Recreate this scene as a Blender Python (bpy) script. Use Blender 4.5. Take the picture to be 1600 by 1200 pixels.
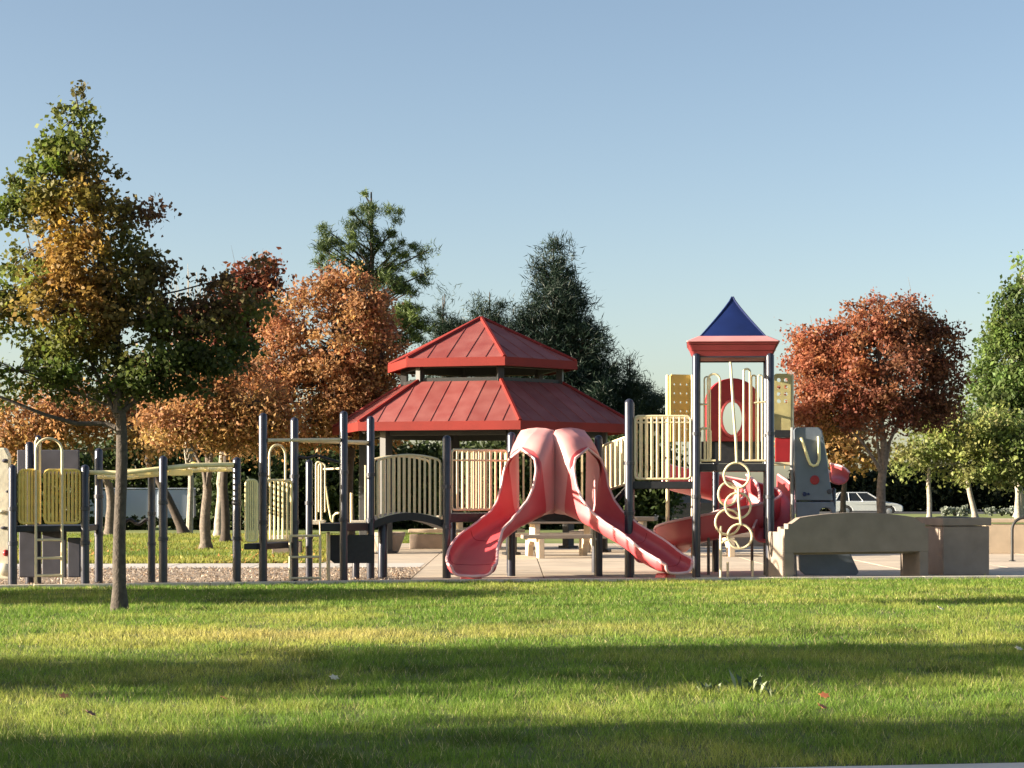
import bpy, bmesh, math, random
import numpy as np
from mathutils import Vector, Matrix
from mathutils.geometry import tessellate_polygon

for o in list(bpy.data.objects):
    bpy.data.objects.remove(o, do_unlink=True)
S = bpy.context.scene
COL = S.collection
R = math.radians

# ------------------------------------------------------------------ camera
EYE, F, HOR = 1.4, 3000.0, 765.0            # eye height, focal length (px of 1600), horizon row
cam_d = bpy.data.cameras.new('camera')
cam = bpy.data.objects.new('camera', cam_d)
COL.objects.link(cam)
cam.location = (0, 0, EYE)
cam.rotation_euler = (R(90), 0, 0)
cam_d.sensor_width = 36
cam_d.lens = F / 1600 * 36
cam_d.shift_y = (HOR - 600) / 1600
cam_d.clip_start = 0.1
cam_d.clip_end = 4000
S.camera = cam

# ------------------------------------------------------------------ sky and sun
SUN_EL, SUN_AZ = 13.0, -9.0                 # sun low on the left, a touch in front of the playground
w = bpy.data.worlds.new('World')
S.world = w
w.use_nodes = True
nt = w.node_tree
nt.nodes.clear()
sky = nt.nodes.new('ShaderNodeTexSky')
sky.sky_type = 'NISHITA'
sky.sun_disc = False
sky.sun_elevation = R(SUN_EL)
sky.sun_rotation = R(-90 + SUN_AZ)
sky.altitude = 20
sky.air_density = 0.75
sky.dust_density = 1.3
sky.ozone_density = 0.3
bg = nt.nodes.new('ShaderNodeBackground')
bg.inputs['Strength'].default_value = 0.059
wo = nt.nodes.new('ShaderNodeOutputWorld')
nt.links.new(sky.outputs[0], bg.inputs[0])
nt.links.new(bg.outputs[0], wo.inputs[0])

sd = bpy.data.lights.new('sun', 'SUN')
sd.energy = 5.0
sd.angle = R(0.5)
sd.color = (1.0, 0.88, 0.70)
sun = bpy.data.objects.new('sun', sd)
COL.objects.link(sun)
sv = Vector((-math.cos(R(SUN_AZ)) * math.cos(R(SUN_EL)), math.sin(R(SUN_AZ)) * math.cos(R(SUN_EL)), math.sin(R(SUN_EL))))
sun.rotation_euler = sv.to_track_quat('Z', 'Y').to_euler()
sun.location = (-40, 0, 20)

S.view_settings.view_transform = 'Standard'
S.view_settings.look = 'None'
S.view_settings.gamma = 1
S.view_settings.use_curve_mapping = False
S.view_settings.exposure = 1.85
S.render.engine = 'CYCLES'
S.cycles.use_denoising = True
S.cycles.max_bounces = 6
S.cycles.transparent_max_bounces = 8

# ------------------------------------------------------------------ helpers
def P(px, Y, py=None, z=0.0):
    """world point at depth Y that the photograph shows at column px (and row py)"""
    if py is not None:
        z = EYE - (py - HOR) * Y / F
    return Vector(((px - 800) * Y / F, Y, z))

def ZR(py, Y):
    return EYE - (py - HOR) * Y / F

def new_mat(name):
    m = bpy.data.materials.new(name)
    m.use_nodes = True
    n = m.node_tree.nodes
    return m, n, m.node_tree.links, n['Principled BSDF']

def mat(name, col, rough=0.6, metal=0.0, var=0.12, scale=6.0, bump=0.0, bscale=60.0, spec=0.5, col2=None, pieces=0.0, coat=0.0):
    m, n, L, b = new_mat(name)
    b.inputs['Roughness'].default_value = rough
    b.inputs['Metallic'].default_value = metal
    b.inputs['Specular IOR Level'].default_value = spec
    b.inputs['Coat Weight'].default_value = coat
    g = n.new('ShaderNodeNewGeometry')
    t = n.new('ShaderNodeTexNoise'); t.inputs['Scale'].default_value = scale; t.inputs['Detail'].default_value = 5
    L.new(g.outputs['Position'], t.inputs['Vector'])
    r = n.new('ShaderNodeValToRGB')
    r.color_ramp.elements[0].position = 0.3; r.color_ramp.elements[1].position = 0.7
    c2 = col2 if col2 else [min(1, c * (1 + var)) for c in col]
    c1 = col if col2 else [c * (1 - var) for c in col]
    r.color_ramp.elements[0].color = (*c1, 1); r.color_ramp.elements[1].color = (*c2, 1)
    L.new(t.outputs['Fac'], r.inputs['Fac'])
    out = r.outputs['Color']
    if pieces:
        oi = n.new('ShaderNodeObjectInfo')
        mr = n.new('ShaderNodeMapRange'); mr.inputs['To Min'].default_value = 1 - pieces; mr.inputs['To Max'].default_value = 1 + pieces
        L.new(oi.outputs['Random'], mr.inputs['Value'])
        hs = n.new('ShaderNodeHueSaturation')
        L.new(mr.outputs['Result'], hs.inputs['Value']); L.new(out, hs.inputs['Color'])
        out = hs.outputs['Color']
    L.new(out, b.inputs['Base Color'])
    if bump:
        t2 = n.new('ShaderNodeTexNoise'); t2.inputs['Scale'].default_value = bscale; t2.inputs['Detail'].default_value = 4
        L.new(g.outputs['Position'], t2.inputs['Vector'])
        bp = n.new('ShaderNodeBump'); bp.inputs['Strength'].default_value = bump; bp.inputs['Distance'].default_value = 0.02
        L.new(t2.outputs['Fac'], bp.inputs['Height']); L.new(bp.outputs['Normal'], b.inputs['Normal'])
    return m

def leaf_mat(name, trans=0.4, rough=0.55, sat=1.0):
    m, n, L, b = new_mat(name)
    a = n.new('ShaderNodeAttribute'); a.attribute_name = 'leafcol'
    L.new(a.outputs['Color'], b.inputs['Base Color'])
    b.inputs['Roughness'].default_value = rough
    b.inputs['Specular IOR Level'].default_value = 0.3
    tr = n.new('ShaderNodeBsdfTranslucent')
    L.new(a.outputs['Color'], tr.inputs['Color'])
    mx = n.new('ShaderNodeMixShader'); mx.inputs[0].default_value = trans
    L.new(b.outputs[0], mx.inputs[1]); L.new(tr.outputs[0], mx.inputs[2])
    L.new(mx.outputs[0], n['Material Output'].inputs['Surface'])
    return m

def link(o, parent=None):
    COL.objects.link(o)
    if parent is not None:
        o.parent = parent
        if parent.get('_w'):
            o.matrix_parent_inverse = Matrix.Translation(-Vector(parent.location))
    return o

ROOTS = []
def thing(name, label, cat, loc=(0, 0, 0), group=None, rz=None, kind=None):
    """an Empty at the base of a thing. rz None: its parts are given in world space; else in the thing's own space"""
    o = bpy.data.objects.new(name, None)
    COL.objects.link(o)
    o.empty_display_size = 0.2
    o.location = loc
    if rz is None:
        o['_w'] = 1
        ROOTS.append(o)
    else:
        o.rotation_euler = (0, 0, rz)
    return tag(o, label, cat, group, kind)

def tag(o, label=None, cat=None, group=None, kind=None):
    if label: o['label'] = label
    if cat: o['category'] = cat
    if group: o['group'] = group
    if kind: o['kind'] = kind
    return o

class MB:
    def __init__(s):
        s.v = []; s.f = []
    def raw(s, vs, fs):
        b = len(s.v)
        s.v += [tuple(x) for x in vs]
        s.f += [tuple(i + b for i in f) for f in fs]
        return s
    def box(s, c, d, rz=0.0, taper=1.0, M=None):
        """centre c, full size d, turned rz; top scaled by taper"""
        vs = []
        ca, sa = math.cos(rz), math.sin(rz)
        for k in (-1, 1):
            q = taper if k > 0 else 1
            for i, j in ((-1, -1), (1, -1), (1, 1), (-1, 1)):
                x, y = i * d[0] / 2 * q, j * d[1] / 2 * q
                p = Vector((c[0] + x * ca - y * sa, c[1] + x * sa + y * ca, c[2] + k * d[2] / 2))
                vs.append(M @ p if M else p)
        return s.raw(vs, [(3, 2, 1, 0), (4, 5, 6, 7), (0, 1, 5, 4), (1, 2, 6, 5), (2, 3, 7, 6), (3, 0, 4, 7)])
    def tube(s, pts, r, n=8, cap=True, closed=False):
        pts = [Vector(p) for p in pts]
        m = len(pts)
        rs = r if isinstance(r, (list, tuple)) else [r] * m
        prev = None; vs = []
        for i, p in enumerate(pts):
            if closed:
                t = pts[(i + 1) % m] - pts[i - 1]
            else:
                t = pts[min(i + 1, m - 1)] - pts[max(i - 1, 0)]
            t = t.normalized() if t.length > 1e-9 else Vector((0, 0, 1))
            if prev is None:
                a = Vector((0, 0, 1)) if abs(t.z) < 0.9 else Vector((1, 0, 0))
                u = t.cross(a).normalized()
            else:
                u = prev - t * prev.dot(t)
                u = u.normalized() if u.length > 1e-6 else t.orthogonal().normalized()
            prev = u
            v = t.cross(u)
            for k in range(n):
                an = 2 * math.pi * k / n
                vs.append(p + (u * math.cos(an) + v * math.sin(an)) * rs[i])
        fs = []
        for i in range(m if closed else m - 1):
            j = (i + 1) % m
            for k in range(n):
                k2 = (k + 1) % n
                fs.append((i * n + k, i * n + k2, j * n + k2, j * n + k))
        if cap and not closed:
            fs.append(tuple(range(n - 1, -1, -1)))
            fs.append(tuple((m - 1) * n + k for k in range(n)))
        return s.raw(vs, fs)
    def post(s, x, y, z0, z1, r, n=14):
        return s.tube([(x, y, z0), (x, y, z1 - r * .9), (x, y, z1 - r * .5), (x, y, z1 - r * .2), (x, y, z1)],
                      [r, r, r * .87, r * .62, r * .12], n)
    def lathe(s, c, prof, n=20, M=None):
        vs = []; m = len(prof)
        for (r, z) in prof:
            for k in range(n):
                a = 2 * math.pi * k / n
                p = Vector((c[0] + r * math.cos(a), c[1] + r * math.sin(a), c[2] + z))
                vs.append(M @ p if M else p)
        fs = []
        for i in range(m - 1):
            for k in range(n):
                k2 = (k + 1) % n
                fs.append((i * n + k, i * n + k2, (i + 1) * n + k2, (i + 1) * n + k))
        fs.append(tuple(range(n - 1, -1, -1)))
        fs.append(tuple((m - 1) * n + k for k in range(n)))
        return s.raw(vs, fs)
    def prism(s, poly, M, t, holes=()):
        """2-D outline (with holes) in the plane given by M (x,y in plane, z = thickness t)"""
        loops = [list(poly)] + [list(h) for h in holes]
        flat = [p for l in loops for p in l]
        tri = tessellate_polygon([[Vector((p[0], p[1], 0)) for p in l] for l in loops])
        n = len(flat)
        vs = [M @ Vector((p[0], p[1], 0)) for p in flat] + [M @ Vector((p[0], p[1], t)) for p in flat]
        fs = [tuple(f) for f in tri] + [tuple(i + n for i in reversed(f)) for f in tri]
        b = 0
        for l in loops:
            k = len(l)
            for i in range(k):
                j = (i + 1) % k
                fs.append((b + i, b + j, b + j + n, b + i + n))
            b += k
        return s.raw(vs, fs)
    def mesh(s, name, m, smooth=False):
        me = bpy.data.meshes.new(name)
        me.from_pydata(s.v, [], s.f)
        bm = bmesh.new(); bm.from_mesh(me)
        bmesh.ops.recalc_face_normals(bm, faces=bm.faces)
        bm.to_mesh(me); bm.free()
        if m: me.materials.append(m)
        if smooth:
            me.polygons.foreach_set('use_smooth', [True] * len(me.polygons))
            try: me.set_sharp_from_angle(angle=R(40))
            except Exception: pass
        return me
    def build(s, name, m, parent=None, smooth=False, bevel=0.0):
        o = bpy.data.objects.new(name, s.mesh(name, m, smooth))
        link(o, parent)
        if bevel:
            b = o.modifiers.new('bevel', 'BEVEL'); b.width = bevel; b.segments = 2; b.limit_method = 'ANGLE'
        return o

def inst(name, me, parent, loc, rz=0.0):
    o = bpy.data.objects.new(name, me)
    link(o, parent)
    o.location = loc
    o.rotation_euler = (0, 0, rz)
    return o

def plane_at(p, rz, lean=0.0):
    """matrix of an upright plane at p: local x along rz, local y up, local z towards the viewer side"""
    return Matrix.Translation(p) @ Matrix.Rotation(rz, 4, 'Z') @ Matrix.Rotation(R(90) + lean, 4, 'X')

_ng = {}
def vnoise(x, y, sc, seed=0):
    """smooth 2-D value noise in 0..1 for arrays"""
    if seed not in _ng:
        _ng[seed] = np.random.default_rng(seed + 77).random((256, 256))
    g = _ng[seed]
    x = np.asarray(x) / sc + 1000.3; y = np.asarray(y) / sc + 1000.7
    i = np.floor(x).astype(int); j = np.floor(y).astype(int)
    u = x - i; v = y - j
    u = u * u * (3 - 2 * u); v = v * v * (3 - 2 * v)
    i0 = i % 256; i1 = (i + 1) % 256; j0 = j % 256; j1 = (j + 1) % 256
    return g[i0, j0] * (1 - u) * (1 - v) + g[i1, j0] * u * (1 - v) + g[i0, j1] * (1 - u) * v + g[i1, j1] * u * v

def np_mesh(name, verts, per, cols, m, parent=None, smooth=False):
    """a mesh of separate small faces with `per` vertices each; cols one colour per face"""
    nv = len(verts); nf = nv // per
    me = bpy.data.meshes.new(name)
    me.vertices.add(nv); me.vertices.foreach_set('co', np.ascontiguousarray(verts, dtype=np.float32).ravel())
    me.loops.add(nv); me.loops.foreach_set('vertex_index', np.arange(nv, dtype=np.int32))
    me.polygons.add(nf)
    me.polygons.foreach_set('loop_start', np.arange(0, nv, per, dtype=np.int32))
    me.polygons.foreach_set('loop_total', np.full(nf, per, dtype=np.int32))
    at = me.attributes.new('leafcol', 'FLOAT_COLOR', 'POINT')
    c = np.ones((nv, 4), dtype=np.float32); c[:, :3] = np.repeat(cols, per, axis=0)
    at.data.foreach_set('color', c.ravel())
    me.materials.append(m)
    me.update(calc_edges=True)
    o = bpy.data.objects.new(name, me)
    return link(o, parent)

# ------------------------------------------------------------------ materials
M_post = mat('navy_coated_steel', (0.024, 0.026, 0.042), 0.28, var=0.25, scale=9)
M_clamp = mat('grey_clamp_casting', (0.035, 0.037, 0.052), 0.4, var=0.2, scale=12)
M_deck = mat('black_coated_deck', (0.018, 0.018, 0.022), 0.5, var=0.25, scale=20)
M_cream = mat('cream_coated_steel', (0.74, 0.62, 0.39), 0.38, var=0.1, scale=12)
M_yellow = mat('yellow_coated_steel', (0.90, 0.64, 0.16), 0.38, var=0.12, scale=10)
M_paley = mat('pale_yellow_steel', (0.90, 0.78, 0.42), 0.4, var=0.1, scale=10)
M_red = mat('sun_faded_red_plastic', (0.52, 0.062, 0.075), 0.4, col2=(0.58, 0.105, 0.11), scale=1.6, bump=0.02, bscale=40)
M_lip = mat('highlit_red_plastic_rim', (0.74, 0.36, 0.36), 0.42, col2=(0.80, 0.54, 0.52), scale=5)  # sun highlights along the rim are put into this pale pink
M_hood = mat('bleached_highlit_red_plastic', (0.60, 0.22, 0.215), 0.45, col2=(0.66, 0.32, 0.31), scale=1.6, bump=0.03, bscale=40)  # faded plastic, with the sun highlight also put into the paler red
M_reddeep = mat('deep_red_plastic', (0.34, 0.014, 0.02), 0.4, var=0.15, scale=4)
M_eave = mat('maroon_red_plastic', (0.23, 0.03, 0.034), 0.5, var=0.12, scale=3)
M_blue = mat('blue_plastic', (0.006, 0.016, 0.085), 0.45, var=0.15, scale=3)
M_greyp = mat('slate_grey_plastic', (0.145, 0.17, 0.21), 0.5, var=0.15, scale=4, bump=0.05, bscale=50)
M_darkp = mat('charcoal_plastic', (0.06, 0.058, 0.075), 0.5, var=0.2, scale=6)
M_creamp = mat('cream_moulded_plastic', (0.70, 0.64, 0.50), 0.55, var=0.12, scale=5, bump=0.15, bscale=18)
M_roof = mat('red_standing_seam_metal', (0.21, 0.046, 0.041), 0.6, col2=(0.27, 0.088, 0.078), scale=2.2, pieces=0.12, spec=.3)
M_fascia = mat('red_fascia_metal', (0.19, 0.017, 0.012), 0.6, var=0.12, scale=2, spec=.25)
M_soffit = mat('shade_dark_soffit_boards', (0.028, 0.022, 0.018), 0.8, var=0.25, scale=5)  # shade inside the pavilion is put into this dark tone
M_column = mat('shade_dark_bronze_steel', (0.017, 0.016, 0.016), 0.5, var=0.2, scale=5)  # steel darkened to carry the shade under the pavilion roof
M_conc = mat('warm_tan_concrete', (0.56, 0.44, 0.31), 0.85, var=0.12, scale=3, bump=0.2, bscale=90)
M_concg = mat('grey_aggregate_concrete', (0.275, 0.222, 0.18), 0.9, var=0.13, scale=3.5, bump=0.3, bscale=120)
M_concb = mat('brown_aggregate_concrete', (0.31, 0.24, 0.19), 0.9, var=0.13, scale=3.5, bump=0.35, bscale=120)
M_slab = mat('plaza_concrete', (0.55, 0.45, 0.34), 0.85, var=0.13, scale=1.2, bump=0.15, bscale=60, pieces=0.08)
M_joint = mat('joint_filler', (0.16, 0.13, 0.10), 0.95, scale=8)
M_kerb = mat('pale_kerb_concrete', (0.60, 0.53, 0.43), 0.85, var=0.14, scale=4, bump=0.2, bscale=90, pieces=0.06)
M_path = mat('pale_path_concrete', (0.58, 0.53, 0.47), 0.85, var=0.1, scale=1.5, bump=0.15, bscale=60, pieces=0.05)
M_chips = mat('wood_chip_bed', (0.27, 0.19, 0.13), 0.95, col2=(0.44, 0.35, 0.26), scale=14, bump=0.8, bscale=40)
M_soil = mat('lawn_soil', (0.06, 0.08, 0.015), 0.95, col2=(0.12, 0.14, 0.03), scale=3, bump=0.6, bscale=50)
M_field = mat('far_grass', (0.11, 0.16, 0.025), 0.95, col2=(0.22, 0.24, 0.045), scale=0.6, bump=0.5, bscale=12)
M_asph = mat('asphalt', (0.05, 0.05, 0.052), 0.9, var=0.2, scale=5)
M_bark = mat('grey_brown_bark', (0.15, 0.12, 0.095), 0.9, var=0.35, scale=14, bump=0.6, bscale=45)
M_barkl = mat('lawn_tree_bark', (0.075, 0.06, 0.048), 0.9, var=0.35, scale=16, bump=0.6, bscale=45)
M_barkp = mat('pale_bark', (0.32, 0.28, 0.23), 0.9, var=0.3, scale=10, bump=0.5, bscale=40)
M_barkd = mat('dark_bark', (0.06, 0.045, 0.035), 0.9, var=0.3, scale=10)
M_leaf = leaf_mat('autumn_leaf', 0.48)
M_leafg = leaf_mat('green_leaf', 0.48)
M_needle = leaf_mat('pine_needle', 0.2)
M_blade = leaf_mat('grass_blade', 0.5, 0.6)
M_chip = leaf_mat('wood_chip', 0.0, 0.9)
M_silver = mat('silver_car_paint', (0.55, 0.58, 0.60), 0.25, metal=0.35, var=0.03, coat=0.6)
M_black = mat('black_car_paint', (0.015, 0.015, 0.018), 0.22, var=0.1, coat=0.7)
M_glass = mat('dark_car_glass', (0.012, 0.014, 0.016), 0.08, var=0.1)
M_tyre = mat('tyre_rubber', (0.02, 0.02, 0.02), 0.85, var=0.2)
M_rim = mat('alloy_rim', (0.45, 0.46, 0.47), 0.35, metal=0.8, var=0.05)
M_lampr = mat('tail_lamp', (0.4, 0.01, 0.01), 0.2, var=0.1)
M_lampw = mat('head_lamp', (0.7, 0.72, 0.75), 0.12, var=0.05)
M_white = mat('white_wall_paint', (0.74, 0.80, 0.88), 0.5, var=0.04, scale=1)
M_trim = mat('grey_trim', (0.25, 0.25, 0.26), 0.5, var=0.1)
M_iron = mat('black_iron', (0.02, 0.02, 0.02), 0.6, var=0.3)

# ------------------------------------------------------------------ ground, roads, lawn
def sheet(name, pts, z, m, parent=None):
    o = MB().raw([(x, y, z) for x, y in pts], [tuple(range(len(pts)))]).build(name, m, parent)
    if o.data.polygons[0].normal.z < 0: o.data.flip_normals()
    return o

tag(sheet('ground', [(-900, -60), (900, -60), (900, 1800), (-900, 1800)], -0.03, M_field), kind='structure')

KX = [-12, -7.6, -1.0, 4.0, 9.0, 14]
KY = [25.75, 27.0, 28.85, 29.55, 30.2, 30.8]
def kerb_y(x):
    return np.interp(x, KX, KY)

lawn_pts = [(-12, 9.0), (12, 10.7)] + [(x, float(kerb_y(x)) - 0.005) for x in (12, 9, 4, -1, -7.6, -12)]
def path_y(x):                                     # far edge of the pavement at the photographer's feet
    return 9.60 + 0.14 * (x - 1.13)
lawn_pts = [(-12, path_y(-12)), (12, path_y(12))] + lawn_pts[2:]
lawn = tag(sheet('lawn', lawn_pts, 0.0, M_soil), kind='structure')
tag(MB().raw([(-12, 6, .006), (12, 6, .006), (12, path_y(12), .006), (-12, path_y(-12), .006),
              (-12, 6, -.1), (12, 6, -.1), (12, path_y(12), -.1), (-12, path_y(-12), -.1)],
             [(0, 1, 2, 3), (2, 6, 7, 3), (0, 1, 5, 4), (1, 2, 6, 5), (0, 3, 7, 4)]).build('pavement', M_path), kind='structure')

# kerb stones along the lawn
kerb = bpy.data.objects.new('kerb', None); COL.objects.link(kerb); tag(kerb, kind='structure')
xs = np.arange(-11.6, 12.5, 1.2)
for i in range(len(xs) - 1):
    a = Vector((xs[i], float(kerb_y(xs[i])), 0)); b = Vector((xs[i + 1], float(kerb_y(xs[i + 1])), 0))
    d = b - a; c = (a + b) / 2
    MB().box((c.x, c.y + 0.07, 0.0), (d.length - 0.012, 0.14, 0.10), math.atan2(d.y, d.x)).build('kerb_stone', M_kerb, kerb, bevel=0.008)

def beyond(x, off):
    return float(kerb_y(x)) + off
CHX = -1.6
tag(sheet('play_surface', [(x, beyond(x, .142)) for x in (-12, -7.6, CHX)] + [(CHX, 34.6), (-12, 33.4)], -0.004, M_chips), kind='structure')
plaza = tag(sheet('plaza', [(x, beyond(x, .142)) for x in (CHX, -1, 4, 9, 14)] + [(14, 50), (CHX - 2, 50), (CHX - 2, 34.7), (CHX, 34.65)], -0.012, M_joint), kind='structure')
rs = random.Random(3)
sx = 2.1
for i in range(-1, 8):
    for j in range(10):
        x0 = CHX + 0.02 + i * sx; x1 = x0 + sx - 0.022
        y0 = 29.0 + j * sx; y1 = y0 + sx - 0.022
        if i < 0:
            if j < 2: continue
            y0 = max(y0, 34.7); x0 = max(x0, CHX - 2.0)
        ya, yb = max(y0, beyond(x0, .16)), max(y0, beyond(x1, .16))
        if y1 < max(ya, yb) + 0.15 or x1 > 14: continue
        z = 0.0 + rs.uniform(-.0015, .0015)
        MB().raw([(x0, ya, z), (x1, yb, z), (x1, y1, z), (x0, y1, z), (x0, ya, z - .02), (x1, yb, z - .02), (x1, y1, z - .02), (x0, y1, z - .02)],
                 [(0, 1, 2, 3), (0, 1, 5, 4), (1, 2, 6, 5), (2, 3, 7, 6), (3, 0, 4, 7)]).build('slab', M_slab, plaza)
pth = tag(sheet('path', [(-30, 33.3), (-12, 33.42), (CHX - 0.01, 34.62), (CHX - 0.01, 36.6), (-12, 36.0), (-30, 35.4)], -0.008, M_joint), kind='structure')
for i in range(12):
    x0 = -20 + i * 1.53; x1 = x0 + 1.51
    fa = lambda x: np.interp(x, [-30, -12, CHX], [33.3, 33.42, 34.62]) + .02
    fb = lambda x: np.interp(x, [-30, -12, CHX], [35.4, 36.0, 36.6]) - .02
    if x1 > CHX - .03: continue
    MB().raw([(x0, fa(x0), .002), (x1, fa(x1), .002), (x1, fb(x1), .002), (x0, fb(x0), .002)], [(0, 1, 2, 3)]).build('slab', M_path, pth)
tag(sheet('parking_lot', [(14, 113), (120, 113), (120, 140), (14, 140)], -0.02, M_asph), kind='structure')

# ------------------------------------------------------------------ foliage tools
def leaves(name, pos, size, cols, m, parent, rng, aspect=0.6, outward=None, droop=0.0):
    n = len(pos)
    t = rng.normal(size=(n, 3))
    if outward is not None: t = t * 0.45 + outward
    t[:, 2] -= droop
    t /= np.linalg.norm(t, axis=1)[:, None] + 1e-9
    q = rng.normal(size=(n, 3))
    u = np.cross(t, q); u /= np.linalg.norm(u, axis=1)[:, None] + 1e-9
    nn = np.cross(t, u)
    L = size[:, None] * 0.5
    W = L * aspect
    fold = L * 0.16
    v = np.stack([pos - t * L, pos + u * W + nn * fold - t * L * 0.15, pos + t * L, pos - u * W + nn * fold - t * L * 0.15], axis=1).reshape(-1, 3)
    return np_mesh(name, v, 4, cols, m, parent)

def in_lobes(rng, lobes, n, shell=0.55):
    """points inside a set of ellipsoids, weighted to the outside"""
    vol = np.array([l[3] * l[4] * l[5] for l in lobes]) ** 0.8
    k = rng.choice(len(lobes), n, p=vol / vol.sum())
    d = rng.normal(size=(n, 3)); d /= np.linalg.norm(d, axis=1)[:, None]
    r = rng.random(n) ** (1 / 3.0)
    r = shell + (1 - shell) * r
    La = np.array(lobes)
    return La[k, :3] + d * r[:, None] * La[k, 3:6], k, d

def limb(mb, a, b, ra, rb, rnd, sag=0.1, n=5, sides=6):
    a = Vector(a); b = Vector(b); pts = []; rr = []
    L = (b - a).length
    off = Vector((rnd.uniform(-1, 1), rnd.uniform(-1, 1), rnd.uniform(-.3, .8))) * L * sag
    for i in range(n):
        t = i / (n - 1)
        pts.append(a.lerp(b, t) + off * math.sin(math.pi * t) + Vector((rnd.uniform(-1, 1), rnd.uniform(-1, 1), 0)) * L * 0.015)
        rr.append(ra + (rb - ra) * t)
    mb.tube(pts, rr, sides)
    return pts

def tree(name, label, base, trunk_top, r0, r1, lobes, nclump, nleaf, cr, lsize, colf, bark, lmat, seed,
         lean=(0, 0), group=None, aspect=0.6, twigs=0, shell=0.5, cat='tree', limb_r=0.5, flat=0.8, forks=None, keep=None, droop=0.1, gap=(.55, .25)):
    rng = np.random.default_rng(seed); rnd = random.Random(seed)
    root = thing(name, label, cat, base, group)
    b = Vector(base)
    top = b + Vector((lean[0], lean[1], trunk_top))
    mb = MB()
    pts = []; rr = []
    for i in range(9):
        t = i / 8
        p = b.lerp(top, t) + Vector((math.sin(t * 5 + seed) * r0 * .35 * t, math.cos(t * 4 + seed) * r0 * .3 * t, 0))
        pts.append(p + Vector((0, 0, -0.05 if i == 0 else 0)))
        rr.append((r0 + (r1 - r0) * t) * (1 + 0.45 * max(0, 1 - t * 9)) * rnd.uniform(.95, 1.05))
    mb.tube(pts, rr, 12)
    top = pts[-1]
    mb.build('trunk', bark, root, smooth=True)
    # clumps
    c, k, d = in_lobes(rng, lobes, nclump, shell)
    ext = np.array([min(l[3], l[5]) for l in lobes])[k]
    j_ = rng.random(len(c)) < .15
    c[j_] += d[j_] * (rng.random(j_.sum()) * .45 * ext[j_])[:, None]
    gn = vnoise(c[:, 0] * .9 + c[:, 1] * .5, c[:, 2] + c[:, 1] * .3, gap[0], 30 + seed % 7)
    kk = gn > gap[1]
    if keep is not None: kk &= keep(c)
    c, k, d = c[kk], k[kk], d[kk]
    br = MB()
    zc = np.array([l[2] for l in lobes]).max()
    for li, l in enumerate(lobes):
        lc = Vector(l[:3])
        ax = top.copy()
        if lc.z > top.z + 0.6:                              # leader carries the high lobes
            f = min(1, (lc.z - top.z) / (zc - top.z + 1e-6)) * 0.75
            ax = top.lerp(Vector((lobes[0][0], lobes[0][1], zc)), f)
        rad = r1 * limb_r * (0.5 + 0.5 * (1 - min(1, (lc.z - top.z) / (zc - top.z + .01))))
        limb(br, ax, lc, rad, rad * .35, rnd, 0.08)
    limb(br, top - Vector((0, 0, .05)), (lobes[0][0], lobes[0][1], zc), r1 * .95, r1 * .15, rnd, 0.02, 8, 8)
    if forks:
        for fk in forks:
            q = [Vector(x) for x in fk[0]]
            br.tube(q, [fk[1] + (fk[2] - fk[1]) * i / (len(q) - 1) for i in range(len(q))], 8)
    La = np.array(lobes)
    for i in range(len(c)):
        if rnd.random() < 0.6:
            limb(br, La[k[i], :3], c[i], r1 * .12, r1 * .05, rnd, 0.12, 4, 4)
    for i in range(twigs):
        j = rnd.randrange(len(c))
        p = Vector(c[j]) + Vector((rnd.uniform(-.2, .2), 0, 0))
        h = rnd.uniform(.5, 1.0) * cr * 2.6
        br.tube([p, p + Vector((rnd.uniform(-.08, .08) * h, 0, h * .5)), p + Vector((rnd.uniform(-.12, .12) * h, 0, h))], [r1 * .06, r1 * .045, r1 * .02], 4)
    br.build('branches', bark, root, smooth=True)
    n = len(c) * nleaf
    ci = np.repeat(np.arange(len(c)), nleaf)
    sc = rng.uniform(0.6, 1.3, len(c))
    off = rng.normal(size=(n, 3)) * 0.55
    off[:, 2] *= flat
    pos = c[ci] + off * (cr * sc[ci])[:, None]
    size = lsize * rng.uniform(0.45, 1.5, n)
    cols = colf(pos, c[ci], rng)
    tint = np.stack([np.ones(len(c)), rng.uniform(.86, 1.18, len(c)), rng.uniform(.85, 1.2, len(c))], 1) * rng.uniform(.75, 1.2, len(c))[:, None]
    cols = np.clip(cols * rng.uniform(0.7, 1.3, n)[:, None] * tint[ci], 0.002, 0.9)
    o = leaves('crown', pos, size, cols, lmat, root, rng, aspect, droop=droop)
    o['kind'] = 'stuff'
    return root

def mixcol(a, b, t):
    t = np.clip(t, 0, 1)[:, None]
    return np.array(a) * (1 - t) + np.array(b) * t

def lobe_px(rows, Y, dep=1.0, dy=0.0):
    """lobes given as photo columns/rows/radii, at depth Y"""
    out = []
    k = Y / F
    rnd = random.Random(int(Y * 10))
    for (cx, cy, rx, ry) in rows:
        p = P(cx, Y, cy)
        out.append((p.x, Y + dy + rnd.uniform(-.35, .35) * rx * k, p.z, rx * k, rx * k * dep, ry * k))
    return out

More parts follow.
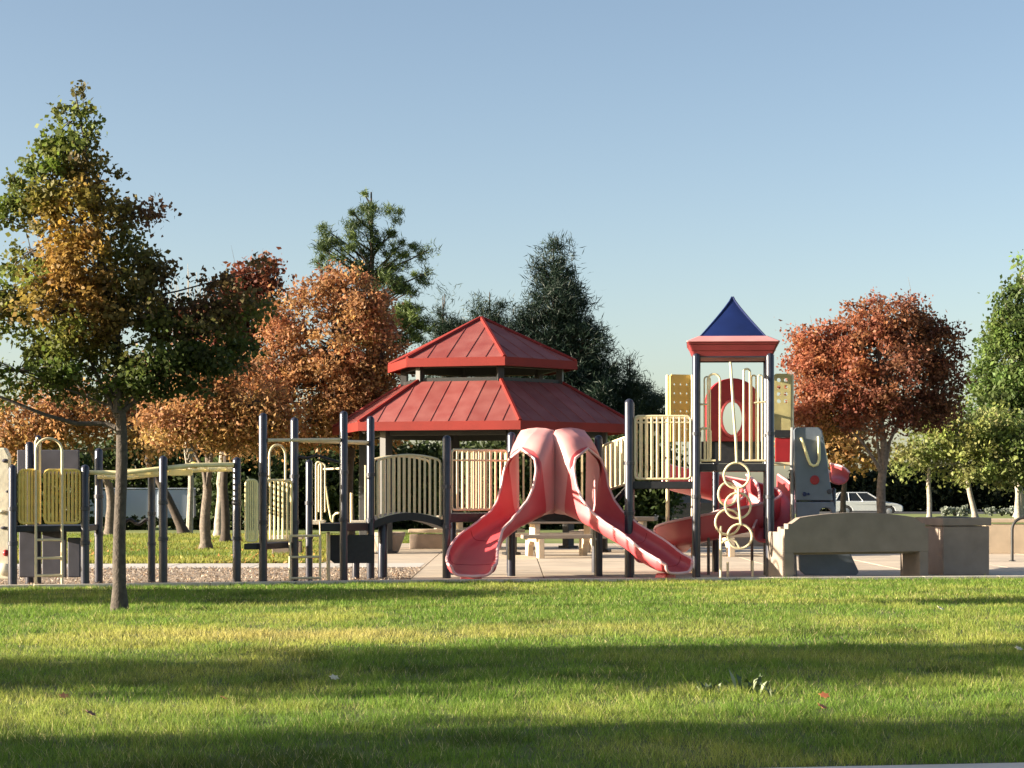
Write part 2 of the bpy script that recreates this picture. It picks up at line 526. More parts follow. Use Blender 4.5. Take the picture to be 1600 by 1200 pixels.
# ------------------------------------------------------------------ lawn grass
def build_grass():
    rng = np.random.default_rng(11)
    vs = []; cs = []
    for (ya, yb, dens, wd) in ((9.5, 12.5, 4600, .0045), (12.5, 17, 3000, .006), (17, 23, 1900, .008), (23, 31, 1300, .011)):
        hw = yb * .267 + 1.6
        n = int((yb - ya) * 2 * hw * dens)
        x = rng.uniform(-hw, hw, n); y = rng.uniform(ya, yb, n)
        ok = (np.abs(x) < y * .267 + 1.6) & (y < kerb_y(x) - .01) & (y > path_y(x) + .01)
        clump = vnoise(x, y, .11, 1) * .6 + vnoise(x, y, .35, 2) * .4
        ok &= rng.random(n) < 0.25 + 1.1 * clump
        x = x[ok]; y = y[ok]; n = len(x); clump = clump[ok]
        h = (0.022 + 0.055 * clump ** 1.6) * rng.uniform(.6, 1.35, n)
        tall = rng.random(n) < .012
        h[tall] *= rng.uniform(1.3, 1.9, tall.sum())
        a = rng.uniform(0, 2 * np.pi, n)
        w_ = wd * rng.uniform(.7, 1.3, n)
        dx = np.cos(a) * w_ / 2; dyy = np.sin(a) * w_ / 2
        lean = rng.normal(size=(n, 2)) * (h * .55)[:, None]
        z0 = np.full(n, -.004)
        v = np.stack([np.stack([x - dx, y - dyy, z0], 1), np.stack([x + dx, y + dyy, z0], 1),
                      np.stack([x + lean[:, 0], y + lean[:, 1], h], 1)], axis=1).reshape(-1, 3)
        vs.append(v)
        big = vnoise(x, y * .6, 1.7, 3); med = vnoise(x, y, .6, 4)
        dry = np.exp(-(((x + 2.3) / 2.2) ** 2 + ((y - 18.3) / .95) ** 2)) * .85 + np.exp(-(((x - 1.0) / 2.6) ** 2 + ((y - 19.5) / 1.5) ** 2)) * .45 \
            + np.exp(-(((x + 3.4) / 1.6) ** 2 + ((y - 12.3) / .8) ** 2)) * .4 + np.exp(-(((x - 4.2) / 2.0) ** 2 + ((y - 20.5) / 1.2) ** 2)) * .3
        t = np.clip((big - .45) * 1.0 + (med - .5) * .9 + dry + rng.normal(size=n) * .16, 0, 1)
        c = mixcol((0.155, 0.262, 0.035), (0.40, 0.42, 0.09), np.clip(t * 1.3, 0, 1))
        c = c * (1 - np.clip(dry - .3, 0, 1)[:, None]) + np.array((0.58, 0.46, 0.17)) * np.clip(dry - .3, 0, 1)[:, None]
        cl = vnoise(x, y, .5, 41) * vnoise(x, y, 1.3, 42)
        c = c * (1 - .45 * np.clip((cl - .42) * 6, 0, 1))[:, None]
        straw = rng.random(n) < .06
        c[straw] = np.array((0.55, 0.47, 0.22))
        c *= rng.uniform(.5, 1.45, n)[:, None]
        cs.append(np.clip(c, 0, .75))
    o = np_mesh('lawn_grass', np.concatenate(vs), 3, np.concatenate(cs), M_blade)
    tag(o, 'short green lawn grass with straw coloured patches in the foreground', 'grass', kind='stuff')
build_grass()

def scatter_flat(name, label, cat, xr, yr, n, size, ramp, seed, ok=None, z=0.01, tilt=.5, m=None):
    rng = np.random.default_rng(seed)
    x = rng.uniform(*xr, n); y = rng.uniform(*yr, n)
    if ok is not None:
        q = ok(x, y, rng); x = x[q]; y = y[q]; n = len(x)
    pos = np.stack([x, y, np.full(n, z) + rng.random(n) * z], 1)
    t = rng.normal(size=(n, 3)); t[:, 2] *= tilt; t /= np.linalg.norm(t, axis=1)[:, None]
    u = np.cross(t, np.array([0, 0, 1.0]) + rng.normal(size=(n, 3)) * tilt * .5); u /= np.linalg.norm(u, axis=1)[:, None]
    s = (size * rng.uniform(.5, 1.4, n))[:, None] * .5
    v = np.stack([pos - t * s, pos + u * s * .45, pos + t * s, pos - u * s * .45], 1).reshape(-1, 3)
    cols = np.array(ramp)[rng.integers(0, len(ramp), n)] * rng.uniform(.7, 1.2, n)[:, None]
    o = np_mesh(name, v, 4, cols, m or M_chip)
    tag(o, label, cat, kind='stuff')
scatter_flat('wood_chips', 'loose tan wood chips spread under the climbing frames', 'wood chips', (-9.5, CHX), (26.8, 34.4), 15000, .042,
             [(.42, .33, .25), (.50, .41, .32), (.30, .23, .17), (.55, .47, .39), (.42, .27, .17)], 5, lambda x, y, g: y > kerb_y(x) + .16)
scatter_flat('leaf_litter', 'orange fallen leaves strewn over the far grass', 'leaf litter', (-14, -3), (36.6, 52), 9000, .12,
             [(.5, .2, .06), (.55, .28, .1), (.4, .15, .05), (.5, .34, .12)], 6,
             lambda x, y, g: vnoise(x, y, 2.2, 8) + .35 * np.exp(-((y - 39) / 2.0) ** 2) + g.normal(size=len(x)) * .1 > .62)

def far_grass():
    rng = np.random.default_rng(21)
    n = 90000
    x = rng.uniform(-16, 0, n); y = rng.uniform(36.2, 60, n)
    ok = (x < -CHX - 4 - 0) & ((x < CHX - 2.1) | (y > 50)) & (y > 36.7)
    x = x[ok]; y = y[ok]; n = len(x)
    h = rng.uniform(.03, .09, n); a = rng.uniform(0, 6.28, n); w_ = .02
    ln = rng.normal(size=(n, 2)) * .03
    z = np.full(n, -.03)
    v = np.stack([np.stack([x - np.cos(a) * w_, y - np.sin(a) * w_, z], 1), np.stack([x + np.cos(a) * w_, y + np.sin(a) * w_, z], 1),
                  np.stack([x + ln[:, 0], y + ln[:, 1], h], 1)], 1).reshape(-1, 3)
    c = mixcol((.12, .19, .03), (.34, .32, .07), vnoise(x, y, 2.5, 9) + rng.normal(size=n) * .15)
    tag(np_mesh('far_lawn_grass', v, 3, c, M_blade), 'sunlit strip of grass beyond the pale path', 'grass', kind='stuff')
far_grass()

# ------------------------------------------------------------------ pavilion
def pavilion():
    cx, cy = P(752, 44).x, 44.0
    root = thing('pavilion', 'hexagonal picnic pavilion with two tier red metal roof', 'pavilion', (cx, cy, 0))
    phi = R(14)
    def cor(k, Rr, z):
        a = phi + k * R(60)                       # angle from the direction towards the camera
        return Vector((cx + Rr * math.sin(a), cy - Rr * math.cos(a), z))
    def roof(nm, lab, Ro, zo, Ri, zi, pitch):
        lay = MB()
        for k in range(6):
            a, b, c, d = cor(k, Ro, zo), cor(k + 1, Ro, zo), cor(k + 1, max(Ri, .02), zi), cor(k, max(Ri, .02), zi)
            dn = Vector((0, 0, -.06))
            lay.raw([a, b, c, d, a + dn, b + dn, c + dn, d + dn], [(0, 1, 2, 3), (4, 5, 6, 7), (0, 1, 5, 4), (2, 3, 7, 6)])
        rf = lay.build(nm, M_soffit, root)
        rf['label'] = lab
        for k in range(6):
            a, b, c, d = cor(k, Ro, zo), cor(k + 1, Ro, zo), cor(k + 1, max(Ri, .02), zi), cor(k, max(Ri, .02), zi)
            ex = (b - a).normalized(); W = (b - a).length
            mid = (c + d) / 2 - (a + b) / 2
            ey = mid.normalized(); Hh = mid.length
            nz = ex.cross(ey)
            if nz.z < 0: nz = -nz
            wt = (c - d).length
            ins = (W - wt) / 2
            def vmax(u):
                return min(Hh, Hh * u / ins if ins > 1e-6 else Hh, Hh * (W - u) / ins if ins > 1e-6 else Hh)
            m = int(round(W / pitch)); st = W / m
            for i in range(m):
                u0, u1 = i * st, (i + 1) * st
                us = [u0]
                for q in (ins, W - ins):
                    if u0 + 1e-4 < q < u1 - 1e-4: us.append(q)
                us.append(u1)
                poly = [(u0, 0), (u1, 0)] + [(u, vmax(u)) for u in reversed(us)]
                pp = []
                for q in poly:
                    if not pp or (abs(pp[-1][0] - q[0]) + abs(pp[-1][1] - q[1])) > 1e-3: pp.append(q)
                if abs(pp[0][0] - pp[-1][0]) + abs(pp[0][1] - pp[-1][1]) < 1e-3: pp.pop()
                base = [a + ex * u + ey * v + nz * .006 for u, v in pp]
                topv = [p + nz * .014 for p in base]
                n = len(pp)
                MB().raw(base + topv, [tuple(range(n)), tuple(range(n, 2 * n))] + [(q, (q + 1) % n, (q + 1) % n + n, q + n) for q in range(n)]).build('metal_panel', M_roof, rf)
                if i > 0 and vmax(u0) > .12:
                    L = vmax(u0)
                    c0 = a + ex * u0 + nz * .03
                    s = .014
                    vs = []
                    for e in (0.0, L):
                        for (p, q) in ((-s, -.03), (s, -.03), (s * .7, .002), (-s * .7, .002)):
                            vs.append(c0 + ey * e + ex * p + nz * q)
                    MB().raw(vs, [(0, 1, 2, 3), (4, 5, 6, 7), (0, 1, 5, 4), (1, 2, 6, 5), (2, 3, 7, 6), (3, 0, 4, 7)]).build('standing_seam', M_roof, rf)
            MB().tube([a + Vector((0, 0, .03)), d + Vector((0, 0, .03))], .05, 6).build('hip_cap', M_fascia, rf)
            # fascia board
            fo = [cor(k, Ro + .03, zo + .03), cor(k + 1, Ro + .03, zo + .03)]
            fi = [cor(k, Ro - .03, zo + .025), cor(k + 1, Ro - .03, zo + .025)]
            dn = Vector((0, 0, -.19))
            MB().raw(fo + fi + [p + dn for p in fo] + [p + dn for p in fi],
                     [(0, 1, 3, 2), (4, 5, 7, 6), (0, 1, 5, 4), (2, 3, 7, 6), (0, 2, 6, 4), (1, 3, 7, 5)]).build('fascia', M_fascia, rf)
        return rf
    yn = 44 - 3.5
    roof('lower_roof', 'lower tier of red standing seam roofing', 3.62, 2.83, 1.92, 3.78, .42)
    roof('upper_roof', 'upper tier pyramid of red standing seam roofing', 2.24, 4.27, 0.0, 5.30, .42)
    for k in range(6):
        c = cor(k, 2.85, 0)
        m = MB(); m.box((c.x, c.y, 1.42), (.2, .2, 2.84), phi + k * R(60)); m.box((c.x, c.y, .03), (.34, .34, .06), phi + k * R(60))
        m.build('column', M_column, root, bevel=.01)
        c = cor(k, 1.86, 0)
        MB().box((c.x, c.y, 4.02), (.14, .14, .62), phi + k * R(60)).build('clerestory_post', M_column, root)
        a, b = cor(k, 2.85, 2.70), cor(k + 1, 2.85, 2.70)
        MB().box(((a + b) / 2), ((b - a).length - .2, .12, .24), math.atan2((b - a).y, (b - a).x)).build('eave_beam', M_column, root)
        a, b = cor(k, 1.86, 4.20), cor(k + 1, 1.86, 4.20)
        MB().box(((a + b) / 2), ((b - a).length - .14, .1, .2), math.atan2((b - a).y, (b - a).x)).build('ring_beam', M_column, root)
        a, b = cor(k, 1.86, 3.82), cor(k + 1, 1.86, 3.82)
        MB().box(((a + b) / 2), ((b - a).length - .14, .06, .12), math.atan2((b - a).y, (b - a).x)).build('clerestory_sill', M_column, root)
        a, b = cor(k, 3.5, 2.66), cor(k, 1.9, 3.66)
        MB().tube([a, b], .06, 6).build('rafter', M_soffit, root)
pavilion()

# ------------------------------------------------------------------ concrete bench and receptacle on the right
def bench():
    c = Vector(P(1226, 29.75)); r = R(18)
    root = thing('concrete_bench', 'grey concrete bench with arched back facing the playground', 'bench', c, rz=r)
    L, D = 2.52, .62
    # back panel: outline in x,z
    def arch(x): return .94 + .10 * (1 - ((x - L / 2) / (L / 2 - .12)) ** 2)
    top = [(.12 + (L - .24) * i / 16, 0) for i in range(17)]
    out = [(.0, .42), (.0, .79), (.06, .79), (.06, .87), (.12, .87)] + [(x, arch(x)) for x, _ in top[1:-1]] + [(L - .12, .87), (L - .06, .87), (L - .06, .79), (L, .79), (L, .42)]
    Mx = Matrix.Rotation(R(90), 4, 'X')           # (x,y,z)->(x,-z,y)
    m = MB(); m.prism(out, Matrix.Translation((0, .15, 0)) @ Mx, .15)
    m.build('backrest', M_concg, root, bevel=.012)
    for x0, w_ in ((0.0, .17), (L - .40, .40)):
        pass
    for side, x0 in (('l', -.0), ('r', L - .16)):
        # end panel: leg and arm, seen from the side (y depth, z up)
        o = [(0.0, 0), (D, 0), (D, .70), (D - .06, .74), (.26, .74), (.26, .82), (.152, .82), (.152, .42), (0, .42)]
        Ms = Matrix(((0, 0, 1, x0 - (.002 if side == 'l' else -.002)), (1, 0, 0, 0), (0, 1, 0, 0), (0, 0, 0, 1)))
        MB().prism(o, Ms, .16).build('end_support', M_concg, root, bevel=.012)
    MB().box((L / 2, .155 + (D - .2) / 2, .43), (L - .33, D - .2, .10)).build('seat', M_concg, root, bevel=.012)
bench()

def bin_():
    c = Vector(P(1474, 31.3)); r = R(18)
    root = thing('square_receptacle', 'square brown concrete receptacle standing right of the bench', 'receptacle', c, rz=r)
    W, D, H = .86, .86, .80
    MB().box((W / 2, D / 2, H / 2), (W, D, H), taper=1.0).build('body', M_concb, root, bevel=.015)
    m = MB(); m.box((W / 2, D / 2, H + .075), (W + .05, D + .05, .13))
    m.build('rim', M_concb, root, bevel=.012)
    o = MB().lathe((W / 2, D / 2, H + .1425), [(.28, 0), (.28, .006), (.24, .012)], 20).build('opening_ring', M_iron, root)
bin_()

# ------------------------------------------------------------------ play equipment tools
PR = .062
def post(root, x, y, z1, r=PR, m=None):
    mb = MB(); mb.post(x, y, -.03, z1, r)
    o = mb.build('post', m or M_post, root, smooth=True)
    if r > .05 and z1 > 1.3:
        for f in (.36, .64):
            MB().lathe((x, y, z1 * f), [(r + .002, -.03), (r + .011, -.026), (r + .011, .026), (r + .002, .03)], 14).build('clamp', M_clamp, o, smooth=True)
    return o

_bar = {}
def bar_mesh(h, r, m, flat):
    k = (round(h, 3), r, m.name, flat)
    if k not in _bar:
        b = MB()
        if flat: b.box((0, 0, h / 2), (r * 3.4, r * 1.2, h))
        else: b.tube([(0, 0, 0), (0, 0, h)], r, 8)
        _bar[k] = b.mesh('bar', m, not flat)
    return _bar[k]

def railing(root, A, B, za, zb, n, m=None, arch=0.0, r=.02, rb=.012, flat=False, sub=None, dz=0.0, name='railing', inset=.08):
    """framed guard panel between posts A and B (x,y), from height za to zb; arch bows it; dz lifts the B end"""
    m = m or M_cream
    A = Vector((A[0], A[1], 0)); B = Vector((B[0], B[1], 0))
    d = (B - A); L = d.length; e = d / L
    a = A + e * inset; L -= 2 * inset
    def pt(t, z): return a + e * (L * t) + Vector((0, 0, z + arch * 4 * t * (1 - t) + dz * t))
    N = 12
    q = .05 / L
    path = [pt(0, za + .05)] + [pt(0, zb - .05), pt(q * .3, zb - .015)] + [pt(q + (1 - 2 * q) * i / N, zb) for i in range(N + 1)] + [pt(1 - q * .3, zb - .015), pt(1, zb - .05)] \
        + [pt(1, za + .05), pt(1 - q * .3, za + .015)] + [pt(1 - q - (1 - 2 * q) * i / N, za) for i in range(N + 1)] + [pt(q * .3, za + .015)]
    mb = MB(); mb.tube(path, r, 8, closed=True)
    if sub: mb.tube([pt(i / N, sub) for i in range(N + 1)], r * .75, 8)
    o = mb.build(name, m, root, smooth=True)
    me = bar_mesh(zb - za, rb, m, flat)
    rz = math.atan2(e.y, e.x)
    for i in range(1, n + 1):
        t = i / (n + 1)
        inst('bar', me, o, pt(t, za), rz)
    return o

def deck(root, pts, z, t=.09, m=None):
    n = len(pts)
    v = [(x, y, z - t) for x, y in pts] + [(x, y, z) for x, y in pts]
    return MB().raw(v, [tuple(range(n)), tuple(range(n, 2 * n))] + [(i, (i + 1) % n, (i + 1) % n + n, i + n) for i in range(n)]).build('deck', m or M_deck, root, bevel=.012)

def ladder(root, A, B, ztop, zs, m=None, r=.019, arch=None, name='ladder', foot=None):
    """two rails at A and B with rungs at heights zs; arch: height of a hoop joining the rails"""
    m = m or M_cream
    A = Vector((A[0], A[1], 0)); B = Vector((B[0], B[1], 0)); d = B - A
    fo = Vector(foot) if foot else Vector((0, 0, 0))
    mb = MB()
    if arch:
        h = d.length / 2
        pts = [A + fo, A + Vector((0, 0, ztop))]
        for i in range(1, 12):
            an = math.pi * i / 12
            pts.append(A + d * (.5 - .5 * math.cos(an)) + Vector((0, 0, ztop + h * math.sin(an))))
        pts += [B + Vector((0, 0, ztop)), B + fo]
        mb.tube(pts, r, 10)
    else:
        for q in (A, B): mb.tube([q + fo, q + Vector((0, 0, ztop))], r, 10)
    o = mb.build(name, m, root, smooth=True)
    for z in zs:
        s = fo * (1 - z / ztop)
        MB().tube([A + s + Vector((0, 0, z)), B + s + Vector((0, 0, z))], r * .95, 8).build('rung', m, o, smooth=True)
    return o

def hoop(root, A, B, z0, ztop, m=None, r=.018, name='hand_hoop'):
    A = Vector((A[0], A[1], 0)); B = Vector((B[0], B[1], 0)); d = B - A; h = d.length / 2
    pts = [A + Vector((0, 0, z0))]
    for i in range(13):
        an = math.pi * i / 12
        pts.append(A + d * (.5 - .5 * math.cos(an)) + Vector((0, 0, ztop - h + h * math.sin(an))))
    pts.append(B + Vector((0, 0, z0)))
    return MB().tube(pts, r, 10).build(name, m or M_cream, root, smooth=True)

def xy(px, Y): return ((px - 800) * Y / F, Y)

# ------------------------------------------------------------------ left climbing tower
def left_tower():
    A, B = xy(20, 27.4), xy(133, 27.75)
    C, D = (A[0] - .05, A[1] + 1.15), (B[0] - .05, B[1] + 1.15)
    root = thing('climbing_tower', 'low climbing tower with yellow slatted panels and cream ladder', 'climbing tower', (A[0] + .5, A[1] + .6, 0))
    post(root, *A, ZR(726, A[1])); post(root, *B, ZR(726, B[1]))
    post(root, *C, ZR(690, C[1])); post(root, *D, ZR(700, D[1]))
    post(root, *xy(60, 28.5), ZR(680, 28.5), .045)
    deck(root, [A, B, D, C], .88)
    k = lambda px: (A[0] + (B[0] - A[0]) * (px - 20) / 113, A[1] + (B[1] - A[1]) * (px - 20) / 113)
    railing(root, k(30), k(60), .92, 1.68, 5, M_yellow, inset=.0, rb=.019)
    railing(root, k(70), k(125), .92, 1.68, 8, M_yellow, inset=.0, rb=.019)
    rl = ladder(root, (k(57)[0], k(57)[1] - .05), (k(98)[0], k(98)[1] - .05), ZR(705, 27.5), [.17, .42, .68], arch=True)
    MB().tube([Vector((*k(47), .9)) + Vector((0, .3, 0)), Vector((*k(47), ZR(690, 27.8))) + Vector((0, .3, 0)), Vector((*k(50), ZR(685, 27.8))) + Vector((0, .3, 0)), Vector((*k(54), ZR(690, 27.8))) + Vector((0, .3, 0)), Vector((*k(54), .9)) + Vector((0, .3, 0))], .018, 8).build('hand_hoop', M_cream, root, smooth=True)
    # charcoal panels behind
    def pan(px0, px1, y0, y1, Y, name):
        a, b = P(px0, Y, y1), P(px1, Y, y0)
        MB().box(((a.x + b.x) / 2, Y, (a.z + b.z) / 2), (b.x - a.x, .05, b.z - a.z)).build(name, M_darkp, root, bevel=.015)
    pan(27, 124, 703, 741, 28.75, 'back_panel')
    pan(30, 58, 826, 902, 28.0, 'skirt_panel')
    pan(66, 104, 826, 902, 28.25, 'skirt_panel')
    pan(106, 126, 840, 902, 28.05, 'skirt_panel')
left_tower()

def cream_wall():
    base = P(-8, 27.75)
    root = thing('climbing_wall', 'cream moulded climbing wall at the left edge with red hold', 'climbing wall', base)
    Y = 27.75
    o = [(-60, 700), (12, 700), (18, 712), (18, 905), (-60, 905)]
    sc = Y / F
    poly = [((px - 800) * sc, EYE - (py - HOR) * sc) for px, py in o]
    holes = []
    Mx = Matrix.Translation((0, Y, 0)) @ Matrix.Rotation(R(90), 4, 'X')
    MB().prism(poly, Mx, .16).build('panel', M_creamp, root, bevel=.02)
    def lump(px, py, rx, rz_, m, nm):
        p = P(px, Y - .17, py)
        q = MB(); M4 = Matrix.Translation(p) @ Matrix.Diagonal((rx, .05, rz_, 1))
        q.lathe((0, 0, 0), [(.05, -1), (.6, -.8), (.95, -.3), (1, 0.1), (.8, .6), (.4, .92), (.05, 1)], 12, M4)
        q.build(nm, m, root, smooth=True)
    lump(9, 864, .045, .05, M_reddeep, 'red_hold')
    lump(8, 720, .05, .03, M_darkp, 'dark_hold')
    lump(12, 768, .03, .02, M_darkp, 'dark_hold')
    lump(2, 800, .07, .03, M_creamp, 'cream_hold')
    lump(6, 825, .05, .025, M_darkp, 'dark_hold')
    lump(6, 890, .12, .09, M_creamp, 'cream_hold')
cream_wall()

# ------------------------------------------------------------------ overhead ladder between the towers
def overhead_ladder():
    A = Vector((*xy(255, 27.95), 0)); Bk = Vector((*xy(237, 28.9), 0)); E = Vector((*xy(370, 28.4), 0))
    root = thing('overhead_ladder', 'pale yellow overhead ladder on dark posts behind the lawn tree', 'monkey bars', ((A + E) / 2))
    post(root, A.x, A.y, ZR(712, A.y)); post(root, Bk.x, Bk.y, ZR(742, Bk.y), .055); post(root, E.x, E.y, ZR(714, E.y))
    pts = []
    Sx = Vector((*xy(138, 27.9), ZR(738, 27.9)))
    n1 = [Sx, Vector((*xy(190, 27.9), ZR(739, 27.9))), Vector((*xy(245, 27.95), ZR(733, 27.95))), Vector((*xy(300, 28.1), ZR(727, 28.1))), Vector((*xy(365, 28.35), ZR(726, 28.35)))]
    f1 = [p + Vector((-.05, .85, -.06)) for p in n1]
    for q in (n1, f1):
        MB().tube(q, .035, 10).build('side_rail', M_paley, root, smooth=True)
    for i in range(8):
        t = (i + .5) / 8 * (len(n1) - 1); k = int(t); u = t - k
        MB().tube([n1[k].lerp(n1[k + 1], u), f1[k].lerp(f1[k + 1], u)], .017, 8).build('rung', M_paley, root, smooth=True)
    # the wide pale beam towards the middle
    a, b = P(196, 28.3, 741), P(301, 28.5, 735)
    d = b - a
    MB().box((a + b) / 2, (d.length, .05, .10), math.atan2(d.y, d.x)).build('beam', M_paley, root, bevel=.01)
    p = P(304, 28.2, 727); q = MB(); q.lathe((p.x, p.y, p.z), [(.03, -.05), (.055, -.035), (.06, 0), (.055, .035), (.03, .05)], 12); q.build('joint_clamp', M_yellow, root, smooth=True)
    # wavy black beam low behind
    w_ = [P(196 + i * 3.2, 28.95, 815 - 3.5 * math.sin(i * .75)) for i in range(13)]
    MB().tube(w_, .028, 8).build('wavy_bar', M_deck, root, smooth=True)
overhead_ladder()

# ------------------------------------------------------------------ middle climbing frame
def middle_frame():
    a, b, c, d = xy(411, 28.5), xy(537, 29.4), xy(460, 29.3), xy(579, 30.1)
    e = xy(483, 29.6)
    g = xy(372, 28.4)
    root = thing('post_climber', 'climber of tall navy posts with cream top rail and rung ladder', 'climber', ((a[0] + b[0]) / 2, 29.3, 0))
    post(root, *a, ZR(645, a[1])); post(root, *b, ZR(642, b[1])); post(root, *c, ZR(652, c[1])); post(root, *d, ZR(650, d[1]))
    post(root, *e, ZR(718, e[1]), .055)
    MB().tube([P(418, 28.5, 688), P(531, 29.35, 687)], .028, 10).build('top_rail', M_cream, root, smooth=True)
    MB().tube([P(541, 29.4, 690), P(574, 30.05, 691)], .028, 10).build('top_rail', M_cream, root, smooth=True)
    MB().tube([P(466, 29.3, 689), P(574, 30.1, 693)], .022, 10).build('top_rail', M_cream, root, smooth=True)
    # left low landing with panels
    h = (a[0] - .05, a[1] + 1.1)
    deck(root, [(g[0] + .08, g[1] + .03), (a[0] + .05, a[1] + .07), (c[0] + .05, c[1] + .2), (g[0] + .3, g[1] + 1.15)], .60)
    railing(root, (g[0] + .06, g[1] - .13), (a[0], a[1] - .11), .64, 1.54, 4, M_paley, inset=.075, rb=.014)
    railing(root, a, (c[0], c[1] - .05), .64, 1.54, 5, M_paley, inset=.075, rb=.018)
    hoop(root, xy(421, 28.7), xy(446, 28.95), 1.5, ZR(695, 28.8), M_cream)
    # ladder
    ladder(root, xy(453, 29.0), xy(500, 29.15), .72, [.06, .38, .70], M_cream)
    # higher deck with dark skirt
    dk = [(xy(500, 29.4)[0], 29.42), (b[0], b[1] + .05), (d[0], d[1]), (xy(545, 30.6)[0], 30.6), (e[0] + .1, 30.3)]
    deck(root, dk, ZR(818, 29.5), .12)
    p0, p1 = P(512, 29.75, 880), P(584, 30.0, 826)
    MB().prism([(0, .30), (.0, .44), (.72, .44), (.72, .0), (.62, 0), (.6, .0), (.10, 0.0), (.03, .06)], plane_at(Vector((p0.x, p0.y, ZR(880, 29.8))), R(12)), .05).build('skirt_panel', M_deck, root, bevel=.01)
    post(root, *xy(556, 30.2), .6, .06); post(root, *xy(513, 29.7), .75, .03, M_cream)
    post(root, *xy(598, 30.4), ZR(812, 30.4), .075)
    # cream grab bars and loops
    hoop(root, xy(494, 30.0), xy(502, 30.0), ZR(815, 30), ZR(722, 30), M_cream, .016)
    hoop(root, xy(498, 30.1), xy(508, 30.1), ZR(800, 30), ZR(724, 30), M_cream, .014)
    MB().tube([P(500, 29.9, 815), P(501, 29.8, 870), P(500, 29.6, 902)], .014, 8).build('grab_bar', M_cream, root, smooth=True)
    MB().tube([P(506, 30.1, 733), P(531, 29.5, 732)], .016, 8).build('grab_bar', M_cream, root, smooth=True)
    MB().tube([P(520, 30.0, 816), P(521, 29.95, 806), P(525, 29.9, 802), P(533, 29.6, 801)], .016, 8).build('grab_bar', M_paley, root, smooth=True)
    MB().tube([P(509, 30.1, 760), P(513, 30.1, 790), P(518, 30.05, 816)], .014, 8).build('grab_bar', M_paley, root, smooth=True)
    MB().tube([P(462, 29.3, 712), P(480, 29.4, 716), P(495, 29.4, 711), P(512, 29.4, 717), P(530, 29.4, 722)], .022, 8).build('swing_bar', M_deck, root, smooth=True)
    MB().box(P(497, 30.1, 816), (.22, .3, .07)).build('step', M_kerb, root, bevel=.01)
    MB().box(P(561, 30.5, 816), (.26, .3, .06)).build('step', M_kerb, root, bevel=.01)
    MB().tube([P(571, 30.5, 727), P(571, 30.5, 812)], .016, 8).build('grab_bar', M_cream, root, smooth=True)
    MB().tube([P(549, 30.6, 770), P(549, 30.6, 816)], .022, 8).build('grab_bar', M_cream, root, smooth=True)
middle_frame()

# ------------------------------------------------------------------ arched bridge
def bridge():
    A = Vector((*xy(584, 30.1), 0)); B = Vector((*xy(694, 30.35), 0))
    root = thing('arched_bridge', 'arched bridge with cream slatted railings and black deck', 'bridge', (A + B) / 2)
    d = B - A; e = d.normalized(); nrm = Vector((-e.y, e.x, 0))
    z0 = ZR(814, 30.2)
    m = MB(); N = 12
    vs = []
    for i in range(N + 1):
        t = i / N; z = z0 + .13 * 4 * t * (1 - t)
        p = A + d * t
        for (o, dz) in ((-.03, 0), (-.03, -.12), (.95, -.12), (.95, 0)):
            vs.append(p + nrm * o + Vector((0, 0, z + dz)))
    fs = [(i * 4 + k, i * 4 + (k + 1) % 4, (i + 1) * 4 + (k + 1) % 4, (i + 1) * 4 + k) for i in range(N) for k in range(4)] + [(0, 1, 2, 3), (N * 4, N * 4 + 1, N * 4 + 2, N * 4 + 3)]
    m.raw(vs, fs).build('deck', M_deck, root)
    for o in (0.0, .92):
        a = A + nrm * o; b = B + nrm * o
        railing(root, (a.x, a.y), (b.x, b.y), z0 + .03, ZR(719, 30.2), 11, M_cream, arch=.08, flat=True, rb=.010, inset=.06)
bridge()

# ------------------------------------------------------------------ slide deck
SD = {}
def slide_deck():
    a, b, c = xy(698, 30.3), xy(799, 31.12), xy(935, 31.12)
    a2, b2, c2 = (a[0] + .05, 31.6), (b[0] - .02, 32.3), (c[0], 32.3)
    root = thing('slide_deck', 'black deck on navy posts behind the twin slide hood', 'play deck', ((a[0] + c[0]) / 2, 31.2, 0))
    post(root, *a, ZR(680, a[1]), .068); post(root, *b, ZR(675, b[1]), .068); post(root, *c, ZR(680, c[1]), .068)
    post(root, *a2, 1.0); post(root, *b2, 1.0); post(root, *c2, 2.2)
    deck(root, [a, b, c, c2, b2, a2], 1.02, .14)
    railing(root, a, b, 1.08, ZR(703, 30.5), 9, M_cream, sub=ZR(719, 30.5), inset=.1, flat=True, rb=.010)
    railing(root, a2, b2, 1.08, ZR(705, 31.8), 9, M_cream, inset=.1, flat=True, rb=.010)
    railing(root, b2, c2, 1.08, ZR(705, 31.8), 9, M_cream, inset=.1, flat=True, rb=.010)
slide_deck()

# ------------------------------------------------------------------ slides
def resample(poly, n):
    p = np.array(poly, float)
    d = np.r_[0, np.cumsum(np.linalg.norm(np.diff(p, axis=0), axis=1))]
    t = np.linspace(0, d[-1], n)
    return np.stack([np.interp(t, d, p[:, 0]), np.interp(t, d, p[:, 1])], 1)

